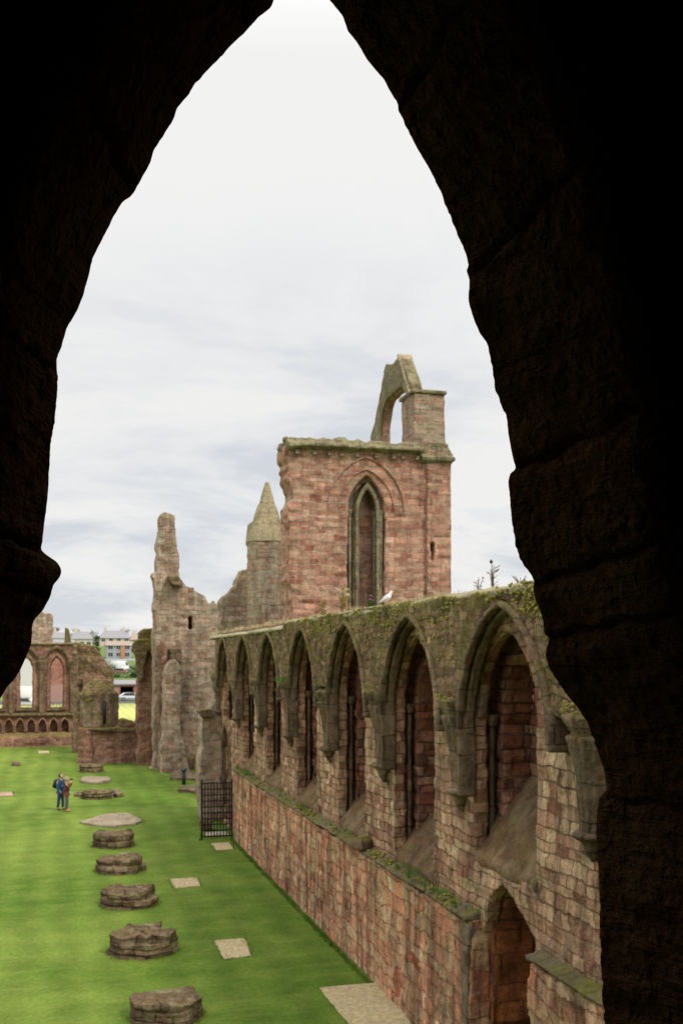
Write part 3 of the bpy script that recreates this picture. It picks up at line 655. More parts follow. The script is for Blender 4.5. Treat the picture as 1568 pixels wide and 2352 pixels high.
# ================================================================== iron gate and the broken end of the wall beyond
gX, gY = GR(530, 1922)
gx0 = GR(457, 1922)[0]
gate = thing('iron_gate', 'black iron grid gate standing between the lawn and the aisle wall end', 'gate', (gx0, 43.6, 0))
gw = 7.05 - gx0; gh = 2.42
def gp(nm, me): link(nm, me, m_iron, gate, False)
gp('gate_post', bbox(-.035, .035, -.035, .035, 0, gh + .12)); gp('gate_post', bbox(gw - .06, gw, -.035, .035, 0, gh + .12))
for k in range(1, 10): gp('bar', tube([(gw * k / 10, 0, .08), (gw * k / 10, 0, gh)], .024, 6))
for k in range(10): gp('rail', bbox(.03, gw - .05, -.032, -.016, .12 + k * (gh - .2) / 9, .165 + k * (gh - .2) / 9, .003))
gp('finial', tube([(gw * .6, 0, gh), (gw * .6, 0, gh + .16), (gw * .6, 0, gh + .28)], [.02, .035, .002], 8))
gp('gate_foot', tube([(0, 0, .03), (-.12, -.12, .03)], .03, 6)); gp('strut', tube([(-.1, -.1, .02), (0, 0, .5)], .012, 6))
tag(link('threshold_stone', rough(bbox(6.05, 7.0, 44.2, 45.0, 0, .1, .02), .04, .02), stone('pale_threshold', [(.45, .36, .28), (.40, .32, .26)], bw=2, bh=2, mortar_amt=0, lich=.2, dark=.1, streak=0, bump=.2)), 'pale pinkish flat threshold stone seen through the bars at the foot of the gate', 'stone')
tag(link('rubble_block', rough(bbox(6.0, 6.5, 45.6, 46.3, 0, .55, .08), .05, .07, 2), m_base), 'dark weathered block lying behind the iron gate', 'stone')

x0, _ = XZ(463, 1700, 48.6)
pts_ = [(x0, 0), (7.6, 0)] + [(7.6, XZ(500, 1640, 48.6)[1])] + [XZ(u, v, 48.6) for u, v in ((498, 1602), (486, 1622), (478, 1640), (466, 1652), (462, 1690), (466, 1712), (458, 1745), (458, 1770))]
end = thing('broken_wall_end', 'broken pink stone wall end with a projecting capital behind the gate', 'wall', (6.9, 49, 0))
reroot(link('wall', rough(prism(jag(pts_, .4, .06, True), 48.6, 50.0, 'Y'), .06, .06, 1.3, .05, .5, .28, 2), m_far), end)
xa, za_ = XZ(453, 1632, 48.3); xb, zb_ = XZ(488, 1645, 48.3)
reroot(link('capital', rough(prism([(xa, za_), (xb, za_ + .05), (xb, zb_ - .1), (xa + .25, zb_ - .1)], 48.2, 48.9, 'Y'), .05, .05, 2), m_rib), end)

# ================================================================== the tall red transept wall ("tower")
YT = 52.0
tw = thing('transept_tower', 'tall red sandstone ruin with a lancet recess and mossy cornice behind the aisle wall', 'ruin', (15.5, 53, 0))
def tp(name, me, mat, smooth=True): return reroot(link(name, me, mat, None, smooth), tw)
le = [(652, 1042), (654, 1052), (662, 1060), (656, 1072), (664, 1082), (658, 1096), (667, 1112), (671, 1145), (662, 1162), (662, 1195), (665, 1215), (662, 1250), (662, 1330), (668, 1345), (668, 1420)]
pL = [XZ(u, v, YT) for u, v in le]; pR = [XZ(u, v, YT) for u, v in ((1029, 1420), (1030, 1300), (1027, 1250), (1031, 1180), (1029, 1100), (1031, 1042))]
outl = jag(pL, .3, .07) + [(pL[-1][0], -.2), (pR[0][0], -.2)] + jag(pR, .3, .04) + [XZ(1031, 1030, YT), XZ(652, 1024, YT)]
wc, _ = XZ(841, 1200, YT); wa = (XZ(884, 1200, YT)[0] - XZ(798, 1200, YT)[0]) / 2
zap = XZ(841, 1090, YT)[1]; zsp = XZ(841, 1175, YT)[1]; zbt = 4.0
win = parch(wc, wa, zbt, zsp, zap, 9)
slit = [XZ(983, 1247, YT), XZ(997, 1247, YT), XZ(993, 1290, YT), XZ(987, 1290, YT)]
tp('wall', rough(prism(outl, YT, YT + 2.0, 'Y', [win, slit]), .07, .07, 1.0, .07, .62, .27, 1), m_tower)
# lancet: stepped orders, shafts, inner arch, back wall
cI = XZ(846, 1200, YT)[0]; aI = (XZ(866, 1200, YT)[0] - XZ(826, 1200, YT)[0]) / 2
zI = XZ(845, 1117, YT)[1]
def towerarch(a, t, zap_, y0, y1, mat, nm='window_arch', c=wc): tp(nm, rough(prism(aring(c, a, t, zbt, zsp, zap_, 10, t * 1.6), y0, y1, 'Y'), .05, .03, 2, .03, .5, .4, int(a * 10)), mat)
towerarch(wa - .22, .26, zap - .38, YT + .35, YT + .75, m_rib)
towerarch(wa - .42, .24, zap - .7, YT + .75, YT + 1.15, m_rib, c=wc + .04)
towerarch(aI, .20, zI - .1, YT + .12, YT + .38, m_olive, c=cI)
for xx, yy, rr in ((wc - wa + .17, YT + .22, .08), (wc + wa - .16, YT + .22, .09), (wc - wa + .42, YT + .6, .09), (wc + wa - .4, YT + .6, .1)):
    tp('window_shaft', rough(tube([(xx, yy, zbt), (xx, yy, zsp)], rr, 10), .04, .02, 2), m_olive)
    tp('shaft_capital', rough(lathe(xx, yy, [(rr, zsp - .2), (rr * 1.7, zsp), (rr * 1.8, zsp + .12)], 10), .04, .01), m_olive)
dr = [XZ(849, 1336, YT + 1.9), XZ(863, 1336, YT + 1.9), XZ(863, 1420, YT + 1.9), XZ(849, 1420, YT + 1.9)]
tp('recess_back', rough(prism([(wc - wa - .1, 0), (wc + wa + .1, 0), (wc + wa + .1, zap + .1), (wc - wa - .1, zap + .1)], YT + 1.25, YT + 1.9, 'Y', [dr[::-1]]), .07, .03, 1.2, .04), m_tower)
tp('dark_closet', join(box(wc - wa - .2, wc + wa + .2, YT + 2.6, YT + 2.7, 0, zap + .5), box(slit[0][0] - .3, slit[1][0] + .3, YT + 1.7, YT + 1.8, slit[2][1] - .4, slit[0][1] + .4)), m_black, False)  # black sheets painting the shade seen through the doorway and slit
# relieving arch: thin raised rings of voussoirs
for (uo, vo, t) in ((926, 1047, .07), (903, 1075, .07)):
    ao = XZ(uo, 1200, YT)[0] - wc; zo = XZ(841, vo, YT)[1]
    tp('relieving_arch', rough(prism(aring(wc, ao, t, zsp + .1, zsp + .1, zo - .1, 14, t), YT - .10, YT + .1, 'Y'), .04, .012, 2), m_tower)
# the shallow buttress on the right
bL = XZ(978, 1200, YT)[0]; bR = XZ(1031, 1200, YT)[0]
sL = slit
tp('buttress', rough(prism([(bL, -.2), (bR + .04, -.2), (bR + .04, XZ(1000, 1036, YT)[1]), (bL, XZ(1000, 1036, YT)[1])], YT - .22, YT + .1, 'Y', [[(a_, b_) for a_, b_ in sL]]), .06, .05, 1.2, .06, .62, .27, 7), m_tower)
# cornice with weathered mossy top
cz = XZ(700, 1022, YT)[1]
def corn(x0, x1, z, dz0=0):
    return prism([(YT - .42, z + .02), (YT - .40, z + .16), (YT - .15, z + .28), (YT - .1, z + .42), (YT + .3, z + .55), (YT + 2.1, z + .55), (YT + 2.1, z - .12), (YT - .05, z - .12)], x0, x1, 'X')
cx0 = XZ(659, 1020, YT)[0]; cx1 = XZ(985, 1020, YT)[0]; cx2 = XZ(1037, 1020, YT)[0]
tp('cornice', rough(corn(cx0, cx1 - .4, cz - .12), .05, .17, 2.2, .16, .7, .4, 3), m_olive)
tp('cornice', rough(join(corn(cx1 - .5, cx2, cz - .5), prism([(cx1 - .6, cz - .2), (cx2 - .1, cz - .2), (cx2 - .35, cz + .45), (cx1 - .1, cz + .5)], YT - .2, YT + 1.6, 'Y')), .05, .12, 1.6, .09, 1.0, .4, 4), m_olive)
for q in range(9):
    xx = cx0 + .5 + q * (cx1 - cx0 - 1) / 8 + random.uniform(-.2, .2)
    tp('corbel', rough(box(xx - .12, xx + .12, YT - .2, YT + .05, cz - .5, cz - .26), .05, .03, 3), m_olive)
# corner turret
tX0 = XZ(951, 950, YT)[0]; tX1 = XZ(1022, 950, YT)[0]; tz0 = cz; tz1 = XZ(1000, 905, YT)[1]
tp('turret', rough(box(tX0, tX1, YT + .05, YT + 2.1, tz0 - .3, tz1), .06, .05, 1.3, .06, .5, .27, 2), stone('turret_stone', [BEI, PINK, (.33, .27, .19), (.42, .25, .18), (.30, .24, .17)], bw=.5, bh=.26, lichen=(.34, .30, .2), lich=.6, dark=.3, streak=.35, bump=.9))
tp('turret_cap', rough(box(tX0 - .12, tX1 + .1, YT - .05, YT + 2.2, tz1, tz1 + .22), .05, .03, 1.5), m_olive)
# gable with its round headed opening, running east behind the turret
gx0_, gx1_ = 18.45, 19.12
gz0 = cz - .3
def gp_(u, v): return YZ(u, v, gx0_)
gab = [(YT + 2.0, gz0), (YT + 2.0, gp_(950, 897)[1]), gp_(942, 878), gp_(917, 817), (gp_(909, 815)[0], gp_(909, 824)[1]), gp_(900, 836), gp_(886, 836), gp_(881, 850), gp_(876, 880), gp_(868, 925), gp_(860, 965), gp_(850, 1003), (gp_(850, 1003)[0], gz0)]
ic = (gp_(925, 960)[0] + gp_(893, 960)[0]) / 2
cpl = [(YT + 1.9, gp_(950, 897)[1] - .05), (YT + 1.9, gp_(950, 897)[1] + .12), (gp_(917, 817)[0] + .1, gp_(917, 817)[1] + .18), (gp_(917, 817)[0] + .2, gp_(917, 817)[1] - .05)]
tp('gable_coping', rough(prism(cpl, gx0_ - .1, gx1_ + .1, 'X'), .05, .02, 1.6, .02), m_spire)
hole = parch(56.9, 2.6, gz0 + .35, gp_(893, 985)[1], gp_(905, 899)[1], 14)
tp('gable', rough(prism(gab, gx0_, gx1_, 'X', [hole]), .06, .03, 1.6, .03, .8, .33, 5), m_olive)
tp('gable_arch', rough(prism(aring(56.9, 2.5, .14, gz0 + .35, gp_(893, 985)[1], gp_(905, 899)[1] - .1, 14), gx0_ + .15, gx1_ - .1, 'X'), .06, .03), m_farred)
tp('rear_wall_top', rough(box(13.4, 18.6, YT + 3.2, YT + 4.4, cz - 1.2, cz + .75), .1, .12, 1), m_olive)

# ================================================================== spired stair turret
YS = 64.0
su, sz0 = XZ(613, 1248, YS); rad = (XZ(656, 1248, YS)[0] - XZ(570, 1248, YS)[0]) / 2 * 1.09; sza = XZ(616, 1108, YS)[1]
spt = thing('spired_turret', 'eight sided stair turret with a pale pointed stone spire left of the red tower', 'turret', (su, YS, 0))
reroot(link('shaft', rough(lathe(su, YS, [(rad, -.2), (rad, sz0)], 8, R(22.5) - TH), .07, .04, 1.2, .05, .5, .3, 3), m_far), spt)
reroot(link('spire', rough(lathe(su, YS, [(rad * 1.04, sz0 - .02), (rad * 1.04, sz0 + .08), (.16, sza - .15), (.13, sza)], 8, R(22.5) - TH), .06, .03, 1.5, .03, .9, .45, 4), m_spire), spt)
hz = XZ(575, 1198, YS)[1]
reroot(link('half_spire', rough(prism([XZ(571, 1249, YS), XZ(576, 1200, YS), XZ(584, 1195, YS), XZ(600, 1249, YS)], YS + .2, YS + 1.3, 'Y'), .06, .03, 1.5), m_spire), spt)

# ================================================================== ruined walls between
def ruin(name, label, outline, Y0, Y1, mat, vox=.09, amp=.09, holes=(), partname='wall', cat='ruin', step=.07):
    pt = [XZ(u, v, Y0) if v < 9000 else (XZ(u, 1500, Y0)[0], -.2) for u, v in outline]
    c = sum(p[0] for p in pt) / len(pt)
    t = thing(name, label, cat, (c, (Y0 + Y1) / 2, 0))
    hs = [[XZ(u, v, Y0) for u, v in h] for h in holes]
    reroot(link(partname, rough(prism(jag(pt, .45, .1, True), Y0, Y1, 'Y', hs), vox * .9, amp * 1.15, 1.5, step, .55, .3, int(abs(c) * 7) % 50), mat), t)
    return t
# tall broken wall with its pinnacle
ta = ruin('tall_ruined_wall', 'tall ragged ruin with a leaning finger of masonry on its left corner', [(354, 9999), (354, 1334), (348, 1322), (350, 1316), (359, 1314), (361, 1270), (364, 1230), (366, 1195), (370, 1180), (378, 1177), (390, 1180), (400, 1184), (403, 1215), (407, 1255),
     (410, 1285), (411, 1330), (420, 1337), (427, 1345), (438, 1350), (455, 1360), (468, 1367), (474, 1378), (480, 1386), (500, 1388), (520, 1395), (520, 9999)], 72.0, 73.6, m_far,
     holes=[[(373, 1355), (378, 1355), (378, 1395), (374, 1395)], [(432, 1415), (442, 1415), (442, 1448), (432, 1448)]])
def rp_(t, name, outline, Y0, Y1, mat, amp=.09, vox=.08, holes=()):
    pt = [XZ(u, v, Y0) if v < 9000 else (XZ(u, 1500, Y0)[0], -.2) for u, v in outline]
    hs = [[XZ(u, v, Y0) for u, v in h] for h in holes]
    return reroot(link(name, rough(prism(jag(pt, .45, .08, True), Y0, Y1, 'Y', hs), vox, amp, 1.2, .08, .5, .3, len(outline)), mat), t)
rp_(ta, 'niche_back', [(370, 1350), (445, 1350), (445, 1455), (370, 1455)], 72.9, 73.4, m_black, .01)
rp_(ta, 'buttress', [(372, 9999), (374, 1700), (378, 1620), (379, 1545), (388, 1518), (402, 1512), (412, 1522), (416, 1560), (414, 1640), (417, 1690), (424, 1730), (434, 1768), (437, 9999)], 69.6, 72.2, m_far, .14)
rp_(ta, 'red_pilaster', [(366, 9999), (366, 1500), (372, 1470), (382, 1478), (386, 1520), (384, 9999)], 71.4, 72.2, m_farred, .08)
rp_(ta, 'shoulder', [(383, 1322), (410, 1322), (421, 1338), (418, 1348), (395, 1342)], 71.2, 72.2, m_rib, .08)
rp_(ta, 'capital', [(392, 1490), (418, 1490), (414, 1525), (396, 1525)], 70.6, 72.1, m_rib, .1)
rp_(ta, 'plinth', [(420, 9999), (420, 1742), (480, 1742), (480, 9999)], 71.2, 72.1, m_rib, .08)
# right hand half of the notch
tb = ruin('stepped_ruined_wall', 'ragged wall stepping up to the left side of the spired turret', [(507, 9999), (507, 1384), (514, 1370), (525, 1364), (533, 1352), (541, 1347), (541, 1330), (549, 1322), (553, 1312), (566, 1306), (575, 1310), (575, 9999)], 66.5, 67.8, m_far)
ruin('distant_gable', 'small grey mossy gable end showing in the notch between the two ragged walls', [(470, 9999), (470, 1405), (481, 1392), (487, 1388), (491, 1379), (495, 1388), (503, 1391), (508, 1400), (512, 9999)], 80, 81, m_olive)
# pier with overhanging mossy top
tcn_ = ruin('mossy_topped_pier', 'red pier with an overhanging mossy broken top left of the tall ruin', [(318, 9999), (318, 1700), (316, 1640), (314, 1600), (316, 1560), (328, 1562), (333, 1552), (329, 1530), (334, 1510), (337, 1494), (352, 1486), (372, 1480), (372, 9999)], 75.0, 77.0, m_farred)
rp_(tcn_, 'broken_vault', [(303, 1494), (306, 1480), (316, 1470), (340, 1466), (366, 1470), (372, 1482), (372, 1500), (356, 1506), (341, 1494), (335, 1502), (330, 1530), (333, 1552), (324, 1563), (318, 1560), (314, 1530), (312, 1505)], 74.2, 75.6, m_rubble, .1)
rp_(tcn_, 'upper_block', [(319, 1474), (320, 1452), (330, 1446), (346, 1444), (356, 1440), (358, 1474)], 75.4, 76.8, m_rubble, .08)
# low wall and octagonal stair turret
lowt = ruin('low_red_wall', 'low red wall joining the mossy topped pier to the stubby turret', [(214, 9999), (214, 1674), (262, 1674), (275, 1660), (290, 1668), (300, 1655), (314, 1662), (322, 1674), (360, 1676), (362, 9999)], 77.0, 78.0, m_farred)
rp_(lowt, 'string_course', [(214, 1680), (214, 1673), (345, 1673), (345, 1680)], 76.75, 77.15, m_rib, .02, .06)
rp_(lowt, 'rubble_top', [(270, 1675), (272, 1660), (282, 1652), (296, 1656), (312, 1662), (318, 1675)], 77.1, 78.2, m_rubble, .1)
oX = XZ(230, 1600, 77)[0]; oR = (XZ(277, 1600, 77)[0] - XZ(182, 1600, 77)[0]) / 2
oz = XZ(230, 1585, 77)[1]; ozt = XZ(230, 1562, 77)[1]; ozs = XZ(230, 1676, 77)[1]
ot = thing('stub_turret', 'stubby mossy topped eight sided turret beside the low red wall', 'turret', (oX, 78.4, 0))
reroot(link('shaft', rough(lathe(oX, 78.4, [(oR * .9, ozs), (oR, ozs), (oR, oz - .2)], 8, R(22.5)), .08, .06, 1.1, .06, .55, .3, 9), m_stub), ot)
reroot(link('crown', rough(lathe(oX - .1, 78.4, [(oR * .98, oz - .8), (oR * 1.02, oz - .3), (oR * .8, oz + .2), (oR * .45, ozt), (.1, ozt + .05)], 8, R(22.5)), .08, .16, 1.1, .1, .5, .3, 9), m_rubble), ot)
reroot(link('base', rough(join(lathe(oX - .75, 78.0, [(oR * .62, -.2), (oR * .62, .25), (oR * .56, .35), (oR * .56, ozs + .05)], 8, R(22.5)), box(oX - .6, oX + 1.2, 77.6, 79.5, -.2, ozs)), .08, .05, 1.1, .06, .55, .3, 8), m_farred), ot)
reroot(link('string_course', rough(lathe(oX, 78.4, [(oR * .9, ozs - .14), (oR + .1, ozs - .05), (oR + .1, ozs + .08), (oR * .95, ozs + .14)], 8, R(22.5)), .07, .02), m_rib), ot)
a_, b_ = XZ(240, 1590, 76.6); reroot(link('slit_window', bbox(a_ - .12, a_ + .12, 76.72, 76.95, ozs + .4, b_ - .6, .04), m_black), ot)
# ================================================================== the east end
YE = 94.0
ez = lambda v: XZ(100, v, YE)[1]; ex = lambda u: XZ(u, 1500, YE)[0]
ew = thing('east_wall', 'far end wall with tall lancet windows above a blind arcade', 'wall', (ex(60), YE, 0))
def ep(nm, me, mat): return reroot(link(nm, me, mat), ew)
top_e = [(ex(178), ez(1477)), (ex(174), ez(1475))] + [(ex(165 - 12 * k), ez(1477) + random.uniform(-.08, .08)) for k in range(26)] + [(ex(-150), ez(1480))]
hs = []
for uc in (130, 60, -10, -80):
    hs.append(parch(ex(uc), ex(15) - ex(0), ez(1627), ez(1538), ez(1511), 7))
for k in range(10):
    hs.append(parch(ex(149 - 25.7 * k), ex(9) - ex(0), ez(1682), ez(1670), ez(1653), 6))
ep('arcade_back', box(ex(-150), ex(165), YE + .3, YE + .7, ez(1690), ez(1645)), m_farred)
ep('wall', rough(prism([(ex(-150), -.2), (ex(178), -.2)] + top_e, YE, YE + 1.6, 'Y', hs), .1, .08, 1, .07, .6, .3, 5), m_farred)
for uc in (130, 60, -10):
    c = ex(uc); a = ex(15) - ex(0)
    ep('window_arch', rough(prism(aring(c, a + .55, .22, ez(1545), ez(1532), ez(1491), 9), YE - .25, YE + .1, 'Y'), .07, .03), m_rib)
    ep('window_arch', rough(prism(aring(c, a + .05, .25, ez(1627), ez(1538), ez(1508), 9), YE - .12, YE + .2, 'Y'), .07, .03), m_farred)
    ep('window_sill', rough(box(c - a - .3, c + a + .3, YE - .2, YE + .4, ez(1633), ez(1626)), .07, .03), m_rib)
for uc in (95, 25, 166):
    ep('wall_shaft', rough(tube([(ex(uc), YE - .12, ez(1640)), (ex(uc), YE - .12, ez(1540))], .22, 8), .07, .03), m_rib)
    ep('shaft_capital', rough(lathe(ex(uc), YE - .12, [(.2, ez(1542)), (.45, ez(1520)), (.4, ez(1516))], 8), .07, .05), m_rib)
ep('string_course', rough(box(ex(-150), ex(172), YE - .3, YE + .1, ez(1645), ez(1638)), .08, .04), m_rib)
ep('cornice', rough(box(ex(-150), ex(176), YE - .2, YE + 1.7, ez(1482), ez(1476)), .09, .08, 1), m_olive)
for k in range(10):
    c = ex(149 - 25.7 * k); a = ex(9.5) - ex(0)
    ep('arcade_arch', rough(prism(aring(c, a, .12, ez(1682), ez(1670), ez(1652), 7), YE - .25, YE + .1, 'Y'), .05, .02), m_farred)
ep('arcade_bench', rough(prism([(YE + .1, ez(1682)), (YE - .35, ez(1684)), (YE - .7, ez(1692)), (YE - .8, ez(1708)), (YE - .8, -.2), (YE + .1, -.2)], ex(-150), ex(165), 'X'), .09, .12, .9, .08), m_farred)
xl, zl = XZ(77, 1475, YE); xr, zr = XZ(120, 1410, YE)
ep('chimney_block', rough(prism([(xl - 1, zl - .3), (xr, zl - .3), (xr, zr + .05), (xr - .6, zr + .1), (xl + .6, zr + .25), (xl - 1, zr - .6)], YE + 1.7, YE + 3.2, 'Y'), .09, .07, 1, .07), m_far)
ep('stump', rough(prism([XZ(148, 1478, YE), XZ(164, 1478, YE), XZ(162, 1462, YE), XZ(158, 1445, YE), XZ(150, 1441, YE)], YE + .4, YE + 1.4, 'Y'), .08, .06), m_rubble)
ep('dark_ground_strip', rough(box(ex(-150), ex(175), YE - 1.3, YE, -.2, .09), .1, .05), m_farred)
er = ruin('crumbling_side_wall', 'crumbling rubble wall sloping down behind the stubby turret', [(168, 9999), (168, 1480), (175, 1476), (196, 1480), (216, 1486), (228, 1497), (236, 1510), (246, 1524), (258, 1534), (261, 1560), (262, 9999)], 86.0, 88.0, m_rubble)
rp_(er, 'corner_shaft', [(167, 9999), (167, 1482), (178, 1482), (178, 9999)], 85.6, 86.2, m_rib, .05)
rp_(er, 'red_face', [(190, 9999), (190, 1560), (210, 1545), (232, 1545), (250, 1570), (252, 9999)], 85.75, 86.2, m_farred, .12)

# ================================================================== pier bases down the nave
random.seed(21)
def pier_base(u0, u1, vt, vb, label, hgt, shape='drum', seed=0, layers=3, group='stumps of the nave piers'):
    d = F * EYE / (vb - VH); X, Yf = GR((u0 + u1) / 2, vb); W = (u1 - u0) * d / F; r = W / 2
    Y = Yf + r * .9
    random.seed(seed); ms_ = []
    zc = 0
    for k in range(layers):
        hh = hgt / layers * random.uniform(.85, 1.15); rr = r * (1.0 - .012 * k) * random.uniform(.95, 1.03)
        pts2 = []
        for q in range(16):
            a = 2 * math.pi * q / 16 + seed; f = rr * (1 + .05 * math.cos(8 * a) + random.uniform(-.03, .02))
            if k == layers - 1 and shape == 'broken' and q in (1, 2, 3, 7, 12): f *= random.uniform(.6, .85)
            pts2.append((X + f * math.cos(a), Y + f * .95 * math.sin(a)))
        ms_.append(prism(pts2, zc - .05 if k else -.1, zc + hh - (.012 if k < layers - 1 else 0), 'Z')); zc += hh
    me_ = rough(join(*ms_), .028, .11, 2.0, 0, seed=seed, octv=5)
    # split and worn top
    nv = len(me_.vertices); P = np.empty(nv * 3); me_.vertices.foreach_get('co', P); P = P.reshape(-1, 3)
    topm = np.clip((P[:, 2] - hgt * .6) / (hgt * .4), 0, 1)
    P[:, 2] += topm * (.13 * fbm(P * np.array([1, 1, 0]), 1.4, 3, seed + 2) + .06 * np.round(2 * vnoise(P, 3, seed)) / 2 + .03 * vnoise(P, 7, seed)) * (.9 if shape == 'broken' else .6)
    # bedding cracks on the sides
    rdir = P[:, :2] - np.array([X, Y]); rl = np.linalg.norm(rdir, axis=1)[:, None] + 1e-6
    lay = np.floor(P[:, 2] / .075 + .6 * vnoise(P, 1.2, seed)); P[:, :2] += rdir / rl * (.05 * (_h(lay.astype(np.int64), lay.astype(np.int64) * 0, lay.astype(np.int64) * 0 + seed, 3) - .5) + .02 * fbm(P, 8, 3, seed + 4))[:, None] * (rl > r * .5)
    me_.vertices.foreach_set('co', P.ravel()); me_.update()
    for v in me_.vertices: v.co.x -= X; v.co.y -= Y
    o = link('pier_base', me_, m_base); o.location = (X, Y, .02); tag(o, label, 'pier base', group); return o
pier_base(304, 476, 2271, 2362, 'nearest pier stump, flat greenish top with a chipped right side', .44, 'drum', 3, 1)
pier_base(254, 413, 2126, 2206, 'layered pier stump second from the front, higher on its right side', .50, 'broken', 4, 3)
pier_base(237, 367, 2031, 2092, 'pinkish cracked pier stump third from the front with a white speck', .46, 'broken', 5, 2)
pier_base(224, 334, 1961, 2011, 'most broken pier stump with a low step at its right, fourth from the front', .48, 'broken', 16, 2)
pier_base(214, 311, 1910, 1952, 'smooth sided drum shaped pier stump just in front of the broad flat slab', .55, 'drum', 7, 2)
pier_base(190, 262, 1812, 1838, 'dark pier stump with low slabs on both sides, right of the two visitors', .38, 'drum', 9, 2)
pier_base(183, 240, 1757, 1776, 'farthest dark stump close in front of the stubby turret', .42, 'drum', 10, 2)
def flat_stone(name, quad, h, label, mat, cat='slab', group=None, rg=.03):
    pt = [GR(u, v) for u, v in quad]; c = (sum(p[0] for p in pt) / len(pt), sum(p[1] for p in pt) / len(pt))
    me_ = prism(jag([(p[0] - c[0], p[1] - c[1]) for p in pt], .5, .02, True), -.1, h, 'Z')
    o = link(name, rough(me_, .035, rg, 1.6, 0, seed=int(quad[0][0])), mat); o.location = (c[0], c[1], .03); tag(o, label, cat, group); return o
o = flat_stone('crossing_slab', [(182, 1893), (246, 1875), (292, 1873), (327, 1889), (312, 1897), (250, 1903), (214, 1899)], .1, 'broad weathered many sided flat slab lying behind the drum shaped stump', m_slab2)
o = flat_stone('flat_footing', [(184, 1799), (190, 1790), (250, 1790), (254, 1797), (215, 1804)], .14, 'thin pale footing between the two farthest stumps', m_slab2)
flat_stone('side_slab', [(168, 1831), (180, 1824), (196, 1824), (196, 1832)], .12, 'low slab against the left side of the dark stump near the visitors', m_base)
flat_stone('side_slab', [(250, 1830), (262, 1822), (276, 1822), (282, 1829), (272, 1834)], .2, 'low rough slab against the right side of the dark stump near the visitors', m_base)
GP = 'pale flat slabs set in the lawn'
flat_stone('lawn_slab', [(733, 2272), (876, 2260), (950, 2360), (820, 2378)], .015, 'largest pale slab in the grass nearest the foot of the aisle wall', m_slab, group=GP, rg=.008)
flat_stone('lawn_slab', [(491, 2164), (562, 2158), (578, 2199), (514, 2206)], .015, 'pale square slab in the grass right of the second nearest stump', m_slab, group=GP, rg=.008)
flat_stone('lawn_slab', [(390, 2021), (453, 2018), (461, 2038), (400, 2043)], .015, 'pale square slab in the grass right of the third and fourth stumps', m_slab, group=GP, rg=.008)
flat_stone('lawn_slab', [(484, 1939), (527, 1937), (537, 1953), (496, 1956)], .015, 'pale slab in the grass just in front of the iron gate', m_slab, group=GP, rg=.008)
flat_stone('lawn_slab', [(86, 1727), (113, 1727), (114, 1731), (88, 1732)], .05, 'small pale slab near the foot of the far arcaded wall', m_slab, group=GP, rg=.008)
flat_stone('lawn_slab', [(341, 1763), (364, 1762), (367, 1766), (343, 1768)], .04, 'small pale slab between the mossy topped pier and the tall ruin', m_slab, group=GP, rg=.008)
flat_stone('lawn_slab', [(0, 1823), (28, 1822), (31, 1830), (-2, 1831)], .04, 'pinkish slab at the left edge of the lawn', stone('pink_slab', [(.42, .27, .2), (.38, .25, .18)], bw=3, bh=3, mortar_amt=0, dark=.1, streak=0, bump=.2), group=GP, rg=.008)
flat_stone('brown_stone', [(28, 1757), (46, 1757), (47, 1761), (27, 1761)], .25, 'small brown block alone on the far left lawn', m_base, 'stone')
flat_stone('footing', [(389, 1794), (396, 1780), (440, 1778), (462, 1786), (460, 1794)], .14, 'low rough footing at the foot of the tall ruin behind the signpost', m_base, 'stone')
flat_stone('footing', [(410, 1822), (416, 1813), (455, 1812), (462, 1824)], .2, 'low pale rough footing left of the top of the iron gate', m_base, 'stone')

# blades standing up out of the mown sheet, thick along the stones where the mower misses
random.seed(77)
ed = []
for o_ in [q for q in bpy.data.objects if q.name.split('.')[0] in ('pier_base', 'crossing_slab', 'lawn_slab', 'flat_footing', 'side_slab', 'footing')]:
    bb = [Vector(c) for c in o_.bound_box]; w2 = (bb[4].x - bb[0].x) / 2; h2 = (bb[2].y - bb[0].y) / 2
    if o_.name.startswith('lawn_slab'):
        P_ = [(v.co.x, v.co.y) for v in o_.data.vertices if v.co.z < .0]
        for q in random.sample(P_, min(len(P_), 500)):
            if q[0] ** 2 / w2 ** 2 + q[1] ** 2 / h2 ** 2 > .75 and random.random() < .35: ed.append((o_.location.x + q[0] * 1.01, o_.location.y + q[1] * 1.01, .02))
        continue
    for _ in range(90):
        a = random.uniform(0, 6.28); ed.append((o_.location.x + math.cos(a) * w2 * .99, o_.location.y + math.sin(a) * h2 * .99, .01))
for _ in range(1500): ed.append((6.99 + random.uniform(-.08, .03), random.uniform(17.5, 43.5), .01))
o = link('grass_fringe', tufts(ed, .02, .055, .006, .8), m_lawn, None, False); tag(o, kind='stuff')

# visitor sign
x_, y_ = GR(422, 1803)
sg = thing('information_stand', 'dark slim visitor information post in front of the tall ruin', 'sign', (x_, y_, 0))
m_sign = plain('dark_green_board', (.035, .045, .04), .5); m_panel = plain('pale_panel', (.35, .34, .30), .5)
link('post', bbox(-.11, .11, -.04, .04, 0, .85, .01), m_sign, sg)
pnl = bbox(-.20, .20, -.02, .02, -.13, .13, .008); pnl.transform(Matrix.Translation((0, -.02, .93)) @ Matrix.Rotation(R(-55), 4, 'X')); link('panel', pnl, m_sign, sg)


